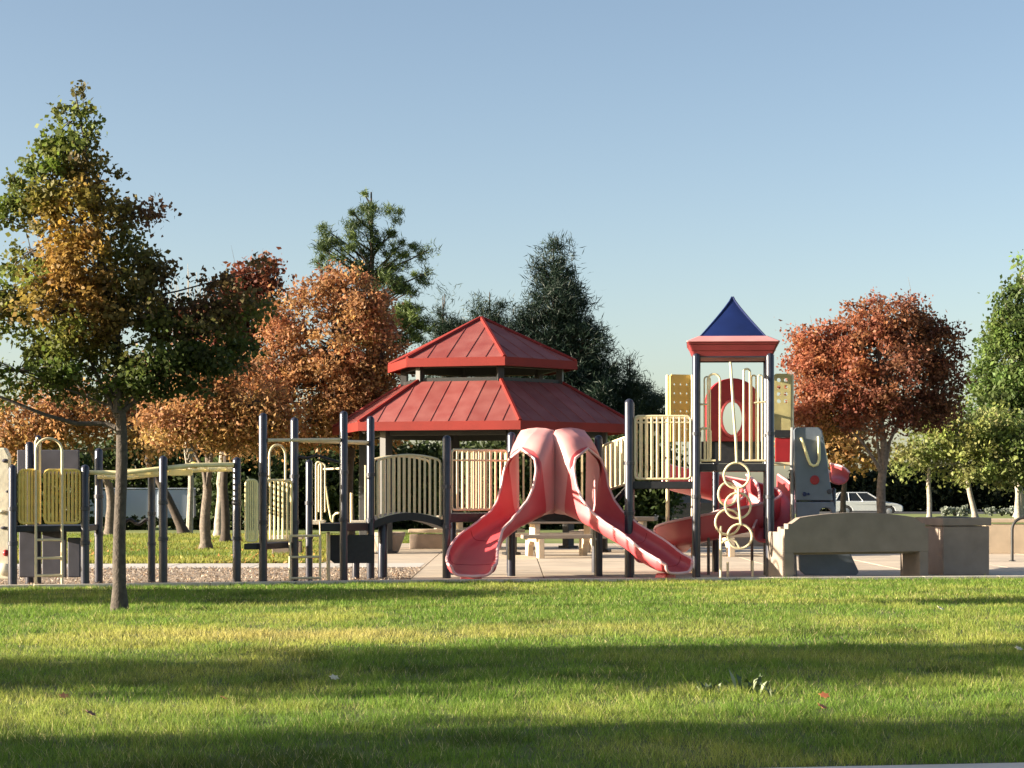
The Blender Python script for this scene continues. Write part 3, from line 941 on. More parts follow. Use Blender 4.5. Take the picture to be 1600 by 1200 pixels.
def section(w, H, c, n, rc=.13, rt=.2):
    """left rim -> bottom -> right rim of an arch outline (half width w, height H) cut at height c"""
    left = []
    rt = min(rt, w)
    left.append((0, H))
    left.append((-(w - rt) * .6, H - .008))
    for i in range(9):
        th = math.pi / 2 * i / 8
        left.append((-(w - rt) - rt * math.sin(th), H - .02 - rt + rt * math.cos(th)))
    left.append((-w, rc))
    for i in range(1, 5):
        th = math.pi / 2 * i / 4
        left.append((-w + rc - rc * math.cos(th), rc - rc * math.sin(th)))
    left.append((0, -.01))
    if c < H - 1e-4:
        out = []
        for i, (u, v) in enumerate(left):
            if v > c: continue
            if not out and i > 0:
                u0, v0 = left[i - 1]
                t = (v0 - c) / (v0 - v)
                out.append((u0 + (u - u0) * t, c))
            out.append((u, v))
        left = out
    half = resample(left, n)
    return np.concatenate([half, half[-2::-1] * np.array([-1, 1])])

def catmull(pts, n):
    pts = [Vector(p) for p in pts]
    q = [pts[0] * 2 - pts[1]] + pts + [pts[-1] * 2 - pts[-2]]
    out = []
    seg = len(pts) - 1
    for i in range(n):
        t = i / (n - 1) * seg; k = min(int(t), seg - 1); u = t - k
        a, b, c, d = q[k:k + 4]
        out.append(0.5 * ((2 * b) + (c - a) * u + (2 * a - 5 * b + 4 * c - d) * u * u + (3 * b - a - 3 * c + d) * u ** 3))
    return out

def chute(root, name, path, wf, Hf, cf, n=70, th=.025, m=None, lipm=None, lip=.022, rtf=lambda s: .2, hood=None, seams=()):
    m = m or M_red
    pts = catmull(path, n)
    rings = []; lr = []; rrr = []
    NS = 15
    hp = None
    for i, p in enumerate(pts):
        s = i / (n - 1)
        t = (pts[min(i + 1, n - 1)] - pts[max(i - 1, 0)])
        h = Vector((t.x, t.y, 0)).normalized()
        side = Vector((h.y, -h.x, 0))                    # to the right going down
        up = Vector((0, 0, 1)) - t.normalized() * t.normalized().z
        up = (up.normalized() * .6 + Vector((0, 0, 1)) * .4).normalized()
        w_, H, c = wf(s), Hf(s), cf(s)
        sec = section(w_, H, min(c, H), NS, rt=rtf(s))
        tan = np.gradient(sec, axis=0); nn = np.stack([tan[:, 1], -tan[:, 0]], 1)
        nn /= np.linalg.norm(nn, axis=1)[:, None] + 1e-9
        cen = np.array([0, max(.3, min(c, H) * .5)])
        inn = sec + nn * th
        if np.linalg.norm(inn[NS - 1] - cen) > np.linalg.norm(sec[NS - 1] - cen): inn = sec - nn * th
        loop = np.concatenate([sec, inn[::-1]])
        rings.append([p + side * float(u) + up * float(v) for u, v in loop])
        if c < H - 1e-3:
            if not lr and i > 0:
                tp = rings[-2]
                lr.append(tp[0].copy()); rrr.append(tp[0].copy())
            lr.append(p + side * float(sec[0][0]) + up * float(sec[0][1]))
            rrr.append(p + side * float(sec[-1][0]) + up * float(sec[-1][1]))
    k = len(rings[0])
    vs = [v for r in rings for v in r]
    fs = [(i * k + j, i * k + (j + 1) % k, (i + 1) * k + (j + 1) % k, (i + 1) * k + j) for i in range(n - 1) for j in range(k)]
    h2 = k // 2
    for e in (0, (n - 1) * k):
        for j in range(h2 - 1):
            fs.append((e + j, e + j + 1, e + k - 2 - j, e + k - 1 - j))
    if hood:
        kh = int(hood * (n - 1))
        nf = kh * k
        hv = vs[:(kh + 1) * k]; hf = fs[:nf]
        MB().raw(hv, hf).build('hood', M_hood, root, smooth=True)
        fs = [tuple(q - kh * k for q in f) for f in fs[nf:] if min(f) >= kh * k]
        vs = vs[kh * k:]
    o = MB().raw(vs, fs).build(name, m, root, smooth=True)
    for sm in seams:
        rg = rings[int(sm * (n - 1))]
        MB().tube([rg[j] for j in range(h2 + 1, k - 1)], .006, 5).build('seam', M_reddeep, o, smooth=True)
    # rolled rim
    end = [rings[-1][j] for j in range(0, h2)]
    rim = list(reversed(rrr)) + lr
    if cf(0) >= Hf(0) - 1e-3:
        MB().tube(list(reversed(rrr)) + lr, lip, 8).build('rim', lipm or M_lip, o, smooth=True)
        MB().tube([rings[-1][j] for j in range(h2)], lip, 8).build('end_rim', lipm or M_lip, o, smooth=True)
    else:
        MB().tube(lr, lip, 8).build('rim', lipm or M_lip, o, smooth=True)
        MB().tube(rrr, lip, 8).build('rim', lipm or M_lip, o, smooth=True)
    return o

def twin_slide():
    root = thing('twin_slide', 'faded red twin slide with two chutes spreading from one hood', 'slide', (.7, 29.6, 0))
    def wf(s): return np.interp(s, [0, .12, .2, .3, .88, .96, 1], [.35, .35, .35, .365, .385, .37, .31])
    def Hf(s): return np.interp(s, [0, .05, .12, .2, 1], [1.38, 1.40, 1.28, 1.06, 1.06])
    def cf(s):
        return float(np.interp(s, [0, .175, .19, .215, .25, .30, .36, .45, .6, .8, .93, 1.0],
                               [2, 2, .97, .78, .55, .38, .28, .235, .22, .21, .19, .13]))
    Lp = [(.42, 31.0, 1.0), (.34, 30.82, .99), (.10, 30.56, .87), (-.20, 30.32, .69), (-.45, 30.05, .49), (-.58, 29.7, .29), (-.61, 29.32, .15), (-.60, 29.02, .10)]
    Rp = [(.92, 31.0, 1.0), (1.04, 30.82, .99), (1.28, 30.55, .88), (1.63, 30.2, .67), (2.0, 29.86, .44), (2.26, 29.58, .24), (2.42, 29.42, .16), (2.54, 29.3, .13)]
    rt = lambda s: float(np.interp(s, [0, .1, .19], [.12, .18, .32]))
    chute(root, 'chute', Lp, wf, Hf, cf, n=120, rtf=rt, hood=.178, seams=(.52, .78))
    chute(root, 'chute', Rp, wf, Hf, cf, n=120, rtf=rt, hood=.178, seams=(.52, .78))
    for (x, y, rz) in ((-.62, 29.22, R(90)), (2.36, 29.52, R(-35))):
        MB().box((x, y, .045), (.24, .36, .15), rz, taper=.8).build('foot', M_red, root, bevel=.03)
twin_slide()

def spiral_slide():
    c = P(1118, 32.6)
    root = thing('spiral_slide', 'red spiral slide curling down behind the roofed tower', 'slide', c)
    path = []
    for i in range(15):
        a = R(-60 + 330 * i / 14)                   # start at the right rear, turn
        rad = .78
        path.append((c.x + rad * math.sin(a) * 1.0 + .02, c.y + rad * math.cos(a), 1.42 - 1.12 * i / 14))
    last = Vector(path[-1])
    path += [(last.x - .22, last.y - .45, .24), (last.x - .40, last.y - .85, .18)]
    chute(root, 'chute', path, lambda s: .30, lambda s: 1.0, lambda s: float(np.interp(s, [0, .85, 1], [.46, .42, .14])), n=90, m=M_red)
    MB().post(c.x, c.y, -.03, 1.9, .06).build('centre_pole', M_post, root, smooth=True)
    for px, Y, py in ((1107, 31.6, 830), (1126, 33.0, 800), (1175, 32.8, 800)):
        x, y = xy(px, Y); MB().tube([(x, y, -.03), (x, y, ZR(py, Y))], .025, 8).build('support_pole', M_bark, root, smooth=True)
spiral_slide()

# ------------------------------------------------------------------ inclined bridge and roofed tower
TF = dict(F1=xy(1088, 30.4), F2=xy(1203, 30.35))
def ramp_bridge():
    a, b = xy(942, 31.2), xy(981, 30.6)
    root = thing('ramp_bridge', 'short sloping bridge with cream railing between slide and tower', 'bridge', ((a[0] + b[0]) / 2, 30.9, 0))
    railing(root, a, b, ZR(768, 30.7), ZR(694, 30.6), 4, M_cream, dz=.12, rb=.018, inset=.03)
    railing(root, (a[0], 32.2), (b[0] + .05, 31.75), ZR(768, 30.7), ZR(694, 30.6), 4, M_cream, dz=.12, rb=.018, inset=.03)
    z0, z1 = 1.02, 1.48
    MB().raw([(a[0], a[1], z0), (b[0], b[1], z1), (b[0] + .05, 31.7, z1), (a[0], 32.2, z0), (a[0], a[1], z0 - .1), (b[0], b[1], z1 - .1), (b[0] + .05, 31.7, z1 - .1), (a[0], 32.2, z0 - .1)],
             [(0, 1, 2, 3), (4, 5, 6, 7), (0, 1, 5, 4), (1, 2, 6, 5), (2, 3, 7, 6), (3, 0, 4, 7)]).build('deck', M_deck, root)
ramp_bridge()

def roofed_tower():
    f1, f2 = Vector((*TF['F1'], 0)), Vector((*TF['F2'], 0))
    bk = Vector((.118, 1.2, 0))
    b1, b2 = f1 + bk, f2 + bk
    p0 = Vector((*xy(983, 30.45), 0)); p1 = p0 + Vector((.1, 1.2, 0))
    root = thing('roofed_tower', 'tall play tower with blue pyramid roof on red eave', 'play tower', (f1 + f2 + b1 + b2) / 4)
    zt = ZR(548, 30)
    for p in (f1, f2, b1, b2): post(root, p.x, p.y, zt, .066)
    post(root, p0.x, p0.y, ZR(622, 30.25), .072); post(root, p1.x, p1.y, ZR(625, 31.4))
    # lower landing on the left
    deck(root, [(p0.x, p0.y), (f1.x, f1.y), (b1.x, b1.y), (p1.x, p1.y)], ZR(752, 30.1), .12)
    deck(root, [(f1.x, f1.y), (f2.x, f2.y), (b2.x, b2.y), (b1.x, b1.y)], ZR(724, 30), .12)
    railing(root, p0.xy, f1.xy, ZR(748, 30.1), ZR(649, 30.1), 9, M_cream, sub=ZR(659, 30.1), inset=.09, rb=.017)
    railing(root, p1.xy, b1.xy, ZR(748, 31.3), ZR(652, 31.3), 9, M_cream, inset=.09, rb=.017)
    # entry panels either side of the ring climber
    k = lambda px, dy=0.0: (lambda t: (f1.x + (f2.x - f1.x) * t, f1.y + (f2.y - f1.y) * t + dy))((px - 1088) / 115)
    zl, zh = ZR(719, 30), ZR(586, 30)
    railing(root, k(1093), k(1110), zl, ZR(668, 30), 1, M_cream, inset=.0, rb=.016)
    hoop(root, k(1106), k(1125), zl, ZR(582, 30), M_cream, .017)
    hoop(root, k(1101, .05), k(1110, .05), zl, ZR(586, 30), M_cream, .013)
    hoop(root, k(1162), k(1172), zl, ZR(574, 30), M_cream, .017)
    hoop(root, k(1175, .05), k(1182, .05), zl, ZR(584, 30), M_cream, .014)
    hoop(root, k(1185), k(1191), zl, ZR(584, 30), M_cream, .013)
    MB().tube([(*k(1093), ZR(630, 30)), (*k(1106), ZR(630, 30))], .016, 8).build('grab_bar', M_cream, root, smooth=True)
    MB().tube([(*k(1178), ZR(628, 30)), (*k(1196), ZR(626, 30))], .016, 8).build('grab_bar', M_cream, root, smooth=True)
    MB().tube([(*k(1093), zl), (*k(1118), zl)], .018, 8).build('bottom_rail', M_cream, root, smooth=True)
    MB().tube([(*k(1163), zl), (*k(1196), zl)], .018, 8).build('bottom_rail', M_cream, root, smooth=True)
    # right and rear guards
    railing(root, f2.xy, b2.xy, zl, ZR(640, 30), 7, M_cream, inset=.08, rb=.016)
    # roof
    ce = (f1 + f2 + b1 + b2) / 4; ang = math.atan2((f2 - f1).y, (f2 - f1).x)
    ex = Vector((math.cos(ang), math.sin(ang), 0)); ey = (bk.normalized())
    def ring(h, z): return [ce + ex * sx_ * h + ey * sy_ * h + Vector((0, 0, z)) for sx_, sy_ in ((-1, -1), (1, -1), (1, 1), (-1, 1))]
    def roundring(h, z, q=.06):
        out = []
        for sx_, sy_, st in ((-1, -1, 180), (1, -1, 270), (1, 1, 0), (-1, 1, 90)):
            for i in range(4):
                a = R(st + 30 * i)
                out.append(ce + ex * (sx_ * (h - q) + q * math.cos(a)) + ey * (sy_ * (h - q) + q * math.sin(a)) + Vector((0, 0, z)))
        return out
    Yc = ce.y; Yf = ce.y - .72
    def loft(prof, q=.06):
        mb = MB(); vs = []; nn = 16
        for h, z in prof: vs += roundring(h, z, min(q, h * .5))
        fs = [(i * nn + j, i * nn + (j + 1) % nn, (i + 1) * nn + (j + 1) % nn, (i + 1) * nn + j) for i in range(len(prof) - 1) for j in range(nn)]
        fs += [tuple(range(nn)), tuple((len(prof) - 1) * nn + j for j in range(nn))]
        return mb.raw(vs, fs)
    z = lambda py: ZR(py, Yf)
    loft([(.60, z(556)), (.625, z(556.5)), (.655, z(548)), (.665, z(547)), (.70, z(538)), (.712, z(537)), (.725, z(533.6)), (.70, z(533.3))], .03).build('eave', M_eave, root)
    loft([(.735, z(533.5)), (.735, z(532.5)), (.55, z(523.5)), (.50, z(523.4))], .03).build('eave_top', M_hood, root)  # paler than the eave below: light on the top put into colour
    ap = z(459) + .02
    zb = z(524) - .01
    hh = ap - zb
    prof = []
    for i in range(11):
        t = i / 10
        prof.append((max(.006, .535 * ((1 - t) ** 1.12) + .0), zb + hh * t))
    loft(prof, .04).build('blue_roof', M_blue, root, smooth=True)
    pr = [ce + ex * sx_ * .0 + Vector((0, 0, 0)) for sx_ in (1,)]
    for sx_, sy_ in ((-1, -1), (1, -1), (1, 1), (-1, 1)):
        MB().tube([ce + ex * sx_ * h * .97 + ey * sy_ * h * .97 + Vector((0, 0, zz)) for h, zz in prof], .018, 6).build('roof_ridge', M_blue, root, smooth=True)
    for i, (A_, B_) in enumerate(((f1, f2), (f2, b2), (b2, b1), (b1, f1))):
        c = (A_ + B_) / 2; d = B_ - A_
        MB().box((c.x, c.y, zt - .04), (d.length - .1, .05, .08), math.atan2(d.y, d.x)).build('roof_beam', M_post, root)
    # bubble panel: deep red moulded hood at the rear of the tower
    bc = (b1 + b2) / 2 + Vector((.0, .05, 0))
    hw = .47
    out = [(-hw, 0), (hw, 0), (hw, .62)] + [(hw * math.cos(R(a)), .62 + .42 * math.sin(R(a))) for a in range(10, 180, 10)] + [(-hw, .62)]
    hole = [(-.02 + .2 * math.cos(R(a)) * (1 if math.cos(R(a)) > 0 else 1), .38 + .30 * math.sin(R(a))) for a in range(0, 360, 20)]
    Mx = plane_at(Vector((bc.x, bc.y, ZR(690, bc.y))), ang + R(16))
    MB().prism(out, Mx, .10, [hole]).build('tunnel_hood', M_reddeep, root, bevel=.015)
    MB().tube([Mx @ Vector((x, y, .1)) for x, y in hole], .03, 8, closed=True).build('hood_rim', M_red, root, smooth=True)
    MB().box((bc.x, bc.y - .03, ZR(707, bc.y)), (1.0, .05, .36), ang).build('rear_panel', M_deck, root)
roofed_tower()

def ring_climber():
    Y = 30.1
    root = thing('ring_climber', 'cream ring climber hanging down the front of the roofed tower', 'ring climber', P(1150, Y))
    def R_(px, py, r, tilt=0.0, dy=0.0):
        c = P(px, Y + dy, py); rr = r * Y / F
        pts = [c + Vector((rr * math.cos(a) * math.cos(tilt), rr * math.cos(a) * math.sin(tilt), rr * math.sin(a))) for a in [2 * math.pi * i / 24 for i in range(24)]]
        MB().tube(pts, .019, 8, closed=True).build('ring', M_cream, root, smooth=True)
    MB().tube([P(1141, Y + .35, 566), P(1142, Y + .12, 574), P(1143, Y, 590), P(1146, Y, 640), P(1150, Y, 690), P(1151, Y, 723)], .021, 10).build('pole', M_cream, root, smooth=True)
    R_(1151, 743, 20); R_(1153, 790, 20); R_(1137, 816, 20, R(10), .12); R_(1156, 838, 19)
    R_(1137, 772, 18, R(30), .22)
    MB().tube([P(1154, Y - .02, 763), P(1154, Y - .04, 785), P(1157, Y - .02, 814), P(1158, Y, 820)], .019, 8).build('pole', M_cream, root, smooth=True)
    MB().tube([P(1126, Y + .1, 822), P(1126, Y, 860), P(1126, Y, 907)], .02, 8).build('pole', M_cream, root, smooth=True)
    MB().tube([P(1128, Y, 833), P(1138, Y, 835)], .014, 8).build('brace', M_cream, root, smooth=True)
    MB().tube([P(1128, Y, 848), P(1140, Y, 841), P(1150, Y, 846), P(1156, Y, 857)], .016, 8).build('brace', M_cream, root, smooth=True)
    MB().tube([P(1137, Y + .5, 878), P(1137, Y + .5, 902)], .02, 8).build('pole', M_cream, root, smooth=True)
    MB().tube([P(1176, Y + .5, 876), P(1176, Y + .5, 903)], .018, 8).build('pole', M_cream, root, smooth=True)
ring_climber()

def perforated(px0, px1, py0, py1, Y, m, nx, ny, r, label, rz=0.0, leg=True, lowhalf=False):
    a, b = P(px0, Y, py1), P(px1, Y, py0)
    root = thing('perforated_panel', label, 'play panel', (a.x, Y, 0), 'perforated panels beside the tower')
    W, H = (b - a).x, (b - a).z
    holes = []
    for i in range(nx):
        for j in range(ny):
            cx, cy = W * (i + .7) / (nx + .4), H * ((.45 if lowhalf else .12) + (.5 if lowhalf else .8) * (j + .5) / ny)
            holes.append([(cx + r * math.cos(R(t)), cy - r * math.sin(R(t))) for t in range(0, 360, 45)])
    Mx = plane_at(Vector((a.x, Y, a.z)), rz)
    MB().prism([(0, 0), (W, 0), (W, H - .03), (W - .03, H), (.03, H), (0, H - .03)], Mx, .04, holes).build('panel', m, root)
    for x in (a.x - .03, a.x + W * math.cos(rz) + .03):
        MB().post(x, Y + .03, -.03, b.z, .03).build('post', M_cream, root, smooth=True)
M_olive = mat('olive_yellow_plastic', (0.50, 0.43, 0.20), 0.5, var=0.15, scale=8)
M_yelp = mat('bright_yellow_plastic', (0.85, 0.62, 0.16), 0.45, var=0.08, scale=8)
perforated(1046, 1082, 585, 690, 32.2, M_yelp, 3, 6, .022, 'bright yellow perforated panel left of the tower roof post', R(20))
perforated(1209, 1235, 584, 672, 31.4, M_olive, 2, 4, .035, 'olive perforated panel right of the tower roof post', lowhalf=True)

def grey_climber():
    Y = 31.0
    root = thing('slope_climber', 'slate grey climbing slope with red roundel and handle behind bench', 'climber', P(1275, Y))
    sc = Y / F
    def pl(rows): return [((px - 800) * sc, EYE - (py - HOR) * sc) for px, py in rows]
    Mx = Matrix.Translation((0, Y, 0)) @ Matrix.Rotation(R(90), 4, 'X')
    MB().prism(pl([(1239, 672), (1243, 668), (1278, 668), (1283, 673), (1290, 715), (1296, 755), (1300, 782), (1242, 782)]), Mx, .10).build('upper_panel', M_greyp, root, bevel=.015)
    hole = [(1288 + 10 * math.cos(R(t)), 801 + 8 * math.sin(R(t))) for t in range(0, 360, 30)]
    MB().prism(pl([(1242, 784), (1300, 784), (1308, 815), (1320, 850), (1340, 893), (1336, 898), (1256, 898), (1248, 890), (1246, 850)]), Mx, .13, [pl(hole)]).build('lower_panel', M_greyp, root, bevel=.015)
    q = [P(1252, Y - .13, 684), P(1257, Y - .15, 700), P(1263, Y - .15, 718), P(1266, Y - .15, 725), P(1271, Y - .15, 728), P(1277, Y - .15, 726), P(1280, Y - .15, 718), P(1280, Y - .15, 700), P(1279, Y - .13, 682)]
    MB().tube(q, .024, 10).build('handle', M_paley, root, smooth=True)
    def disc(px, py, r, m, nm, dy=-.104, t=.012):
        c = P(px, Y + dy, py)
        MB().lathe((0, 0, 0), [(r, 0), (r, t), (r * .8, t + .006)], 20, Matrix.Translation(c) @ Matrix.Rotation(R(90), 4, 'X')).build(nm, m, root)
    disc(1273, 750, .075, M_reddeep, 'roundel')
    disc(1257, 772, .035, M_blue, 'blue_bolt_cover'); disc(1263, 772, .02, M_blue, 'blue_bolt_cover')
    disc(1296, 768, .04, M_darkp, 'bolt_cover', -.11)
    MB().tube([P(1238, Y - .02, 668), P(1237, Y - .02, 720), P(1239, Y - .02, 800), P(1243, Y - .02, 900)], .028, 8).build('edge_tube', M_trim, root, smooth=True)
    MB().tube([P(1284, Y + .1, 680), P(1294, Y + .1, 730)], .018, 8).build('edge_tube', M_paley, root, smooth=True)
    # red panel on the tower side
    a, b = P(1211, Y + .1, 722), P(1237, Y + .1, 684)
    MB().box((a + b) / 2, (b.x - a.x, .05, b.z - a.z)).build('red_panel', M_reddeep, root, bevel=.012)
    MB().box(((a + b) / 2 + Vector((0, -.0, .26))), (b.x - a.x + .02, .08, .12)).build('top_beam', M_deck, root)
    MB().box(((a + b) / 2 + Vector((0, -.0, -.23))), (b.x - a.x + .08, .10, .05)).build('ledge', M_cream, root, bevel=.01)
grey_climber()

def red_scoop():
    Y = 32.2
    c = P(1300, Y)
    root = thing('red_bubble_seat', 'small pink red plastic scoop jutting right of the grey climber', 'play seat', c)
    path = [P(1286, Y + .5, 752), P(1296, Y + .25, 752), P(1304, Y, 753), P(1311, Y - .2, 757)]
    chute(root, 'scoop', path, lambda s: .17, lambda s: .40, lambda s: .30 - .1 * s, n=16, lip=.018)
    MB().post(P(1302, Y).x, Y, -.03, ZR(762, Y), .045).build('post', M_post, root, smooth=True)
red_scoop()

def red_crawl():
    Y = 31.9
    c = P(1212, Y)
    root = thing('red_crawl_slide', 'red slide end seen between tower post and grey climber', 'slide', c)
    path = [P(1190, Y + 1.6, 772), P(1208, Y + 1.0, 785), P(1214, Y + .4, 806), P(1212, Y - .1, 830), P(1205, Y - .5, 848)]
    chute(root, 'chute', path, lambda s: .29, lambda s: 1.0, lambda s: .34 - .1 * s, n=30)
    MB().post(P(1214, Y + .5).x, Y + .5, -.03, ZR(812, Y + .5), .045).build('support_pole', M_post, root, smooth=True)
red_crawl()

# ------------------------------------------------------------------ picnic tables, planters, seat walls
def table(px, Y, rz, label, m=None):
    root = thing('picnic_table', label, 'picnic table', P(px, Y), 'concrete picnic tables on the plaza', rz=rz)
    m = m or M_conc
    MB().box((0, 0, .74), (1.9, .8, .09)).build('table_top', M_concg, root, bevel=.015)
    for s in (-1, 1):
        MB().box((0, s * .75, .44), (1.8, .34, .08)).build('bench_seat', M_concg, root, bevel=.012)
        # end leg: arched trestle
        o = [(-.95, 0), (-.60, 0), (-.52, .22), (-.30, .32), (.30, .32), (.52, .22), (.60, 0), (.95, 0), (.92, .40), (.55, .40), (.36, .48), (.36, .695), (-.36, .695), (-.36, .48), (-.55, .40), (-.92, .40)]
        MB().prism(o, Matrix.Translation((s * .58, 0, 0)) @ Matrix.Rotation(R(90), 4, 'Z') @ Matrix.Rotation(R(90), 4, 'X'), .12).build('trestle', m, root, bevel=.012)
table(874, 40.0, R(8), 'concrete picnic table seen under the twin slide hood')
table(960, 43.5, R(-10), 'concrete picnic table behind the right chute of the twin slide')
table(1168, 41.0, R(5), 'concrete picnic table behind the ring climber')
table(748, 45.5, R(14), 'concrete picnic table behind the left chute under the pavilion')

def planter(px, Y, r, h, label):
    root = thing('planter_bowl', label, 'planter', P(px, Y), 'planters on the plaza', rz=0)
    MB().lathe((0, 0, 0), [(r * .55, 0), (r * .62, .05), (r * .95, h * .8), (r, h * .82), (r, h), (r * .9, h), (r * .86, h * .9)], 24).build('bowl', M_concb, root, smooth=True)
    MB().lathe((0, 0, 0), [(r * .85, h * .88), (r * .5, h * .92), (.02, h * .94)], 16).build('soil', M_barkd, root)
planter(608, 42.5, .36, .46, 'tapered concrete planter bowl below the arched bridge')
planter(596, 43.6, .3, .40, 'smaller planter bowl at the left foot of the arched bridge')

def seat_wall(px0, px1, Y, h, d, label, rz=0.0, m=None):
    a = P(px0, Y); L = P(px1, Y).x - a.x
    root = thing('seat_wall', label, 'low wall', a, 'low concrete seat walls', rz=rz)
    MB().box((L / 2, d / 2, h / 2 - .04), (L, d, h - .08)).build('wall_body', m or M_conc, root, bevel=.012)
    MB().box((L / 2, d / 2, h - .0), (L + .06, d + .06, .08)).build('coping', M_conc, root, bevel=.012)
seat_wall(640, 706, 45.5, .42, .5, 'low brown seat wall behind the arched bridge', R(-4), M_concb)
seat_wall(425, 470, 41.5, .36, .5, 'low brown seat wall behind the middle climbing frame', R(3), M_concb)
seat_wall(1540, 1680, 42.0, .72, .6, 'tan concrete seat wall at the right edge', R(2))
seat_wall(1040, 1330, 47.5, .38, .5, 'long low seat wall far behind the roofed tower', R(0), M_concb)

def rack():
    Y = 37.5
    root = thing('bike_rack', 'dark pipe hoop rack at the right edge', 'bike rack', P(1600, Y), rz=0)
    w_ = .46
    pts = [(-w_ / 2, 0, -.03), (-w_ / 2, 0, .62)] + [(-w_ / 2 * math.cos(R(a)), 0, .62 + w_ / 2 * math.sin(R(a))) for a in range(15, 180, 15)] + [(w_ / 2, 0, .62), (w_ / 2, 0, -.03)]
    MB().tube(pts, .028, 10).build('hoop', M_iron, root, smooth=True)
    for x in (-w_ / 2, w_ / 2): MB().lathe((x, 0, 0), [(.07, -.01), (.07, .012), (.04, .02)], 12).build('foot_plate', M_iron, root)
rack()

# ------------------------------------------------------------------ vehicles
def car(name, label, loc, rz, paint, L=4.15, Wd=1.72, H=1.45, suv=False):
    root = thing(name, label, 'car', loc, rz=rz)
    k = L / 4.15
    x0 = -L / 2
    def X(t): return x0 + L * t
    belt = .92 if not suv else 1.05
    wr = .31 if not suv else .36
    ax = (.19, .80)
    o = [(X(.0), .35), (X(.0), .62), (X(.01), belt - .08), (X(.03), belt), (X(.62), belt), (X(.72), belt - .02), (X(.92), belt - .16), (X(.985), belt - .26), (X(1.0), .5), (X(.995), .28)]
    for a in reversed(ax):
        c = X(a)
        o += [(c + wr * 1.16 * math.cos(R(t)), .30 + wr * 1.16 * math.sin(R(t))) for t in range(0, 181, 30)]
        o = o
    o += [(X(.02), .26)]
    Mx = Matrix.Translation((0, Wd / 2, 0)) @ Matrix.Rotation(R(90), 4, 'X')
    MB().prism(o, Mx, Wd).build('body', paint, root, bevel=.05)
    # cabin
    r0, r1 = (.03, .70) if not suv else (.02, .68)
    t0, t1 = (.10, .50) if not suv else (.06, .52)
    ht = H
    b = [(X(r0), -Wd / 2 + .05), (X(r1), -Wd / 2 + .05), (X(r1), Wd / 2 - .05), (X(r0), Wd / 2 - .05)]
    t = [(X(t0), -Wd / 2 + .22), (X(t1), -Wd / 2 + .22), (X(t1), Wd / 2 - .22), (X(t0), Wd / 2 - .22)]
    MB().raw([(x, y, belt - .03) for x, y in b] + [(x, y, ht - .05) for x, y in t], [(0, 1, 2, 3), (4, 5, 6, 7), (0, 1, 5, 4), (1, 2, 6, 5), (2, 3, 7, 6), (3, 0, 4, 7)]).build('windows', M_glass, root)
    MB().raw([(x * 1.0, y, ht - .055) for x, y in t] + [(x * .97 + .0, y * .93, ht) for x, y in t], [(0, 1, 2, 3), (4, 5, 6, 7), (0, 1, 5, 4), (1, 2, 6, 5), (2, 3, 7, 6), (3, 0, 4, 7)]).build('roof', paint, root, bevel=.02)
    def lerp2(f, s, up):
        bx = X(r0) + (X(r1) - X(r0)) * f; tx = X(t0) + (X(t1) - X(t0)) * f
        return Vector((bx + (tx - bx) * up, s * ((Wd / 2 - .05) + (-.17) * up), belt - .03 + (ht - .02 - belt) * up))
    for s in (-1, 1):
        for f in (0.0, .30, .60, 1.0):
            MB().tube([lerp2(f, s, 0) + Vector((0, s * .008, 0)), lerp2(f, s, 1) + Vector((0, s * .008, 0))], .04 if f in (0.0, 1.0) else .03, 6).build('pillar', paint, root)
        MB().box((X(.66), s * (Wd / 2 + .06), belt + .03), (.14, .16, .11)).build('mirror', paint, root, bevel=.03)
        MB().box((X(.94), s * (Wd / 2 - .22), belt - .27), (.2, .36, .12)).build('headlight', M_lampw, root, bevel=.03)
        MB().box((X(.012), s * (Wd / 2 - .13), belt - .12), (.1, .22, .2)).build('tail_light', M_lampr, root, bevel=.02)
        for a in ax:
            wl = MB().lathe((0, 0, 0), [(wr * .72, -.1), (wr * .96, -.09), (wr, -.05), (wr, .05), (wr * .96, .09), (wr * .72, .1)], 20,
                            Matrix.Translation((X(a), s * (Wd / 2 - .11), wr)) @ Matrix.Rotation(R(90), 4, 'X')).build('wheel', M_tyre, root, smooth=True)
            MB().lathe((0, 0, 0), [(wr * .66, -.09), (wr * .68, 0), (wr * .66, .09), (wr * .2, .115)], 16,
                       Matrix.Translation((X(a), s * (Wd / 2 - .105), wr)) @ Matrix.Rotation(R(90) * s * -1, 4, 'X')).build('rim', M_rim, wl)
    MB().box((X(1.0) - .02, 0, .38), (.08, Wd - .2, .14)).build('front_bumper', M_trim, root, bevel=.02)
    MB().box((X(0) + .02, 0, .38), (.08, Wd - .2, .14)).build('rear_bumper', M_trim, root, bevel=.02)
car('parked_car', 'silver hatchback parked beyond the grass behind the red tree trunk', (P(1354, 116).x, 116, -.2), R(-4), M_silver)
car('parked_suv', 'black sport utility vehicle parked behind the roofed tower', (P(1075, 92).x, 92, -.25), R(176), M_black, 4.7, 1.85, 1.8, True)
tag(sheet('side_road', [(-20, 89), (24, 89), (24, 95), (-20, 95)], -.022, M_asph), kind='structure')

def screen_wall():
    Y = 72
    a, b = P(137, Y, 818), P(301, Y, 765)
    root = thing('screen_wall', 'plain pale wall of three panels behind the overhead ladder', 'wall', (a.x, Y, 0), rz=R(7), kind='thing')
    L = (b.x - a.x) / math.cos(R(7)); H = b.z
    for k in range(3):
        MB().box((L * (k + .5) / 3, 0, H / 2 + .03), (L / 3 - .09, .10, H - .06)).build('panel', M_white, root, bevel=.01)
    for k in range(4):
        MB().box((L * k / 3, 0, H / 2), (.085, .16, H + .04)).build('post', M_trim if k in (0, 3) else M_white, root, bevel=.01)
    MB().box((L / 2, 0, H + .04), (L + .1, .17, .04)).build('coping', M_white, root, bevel=.008)
screen_wall()

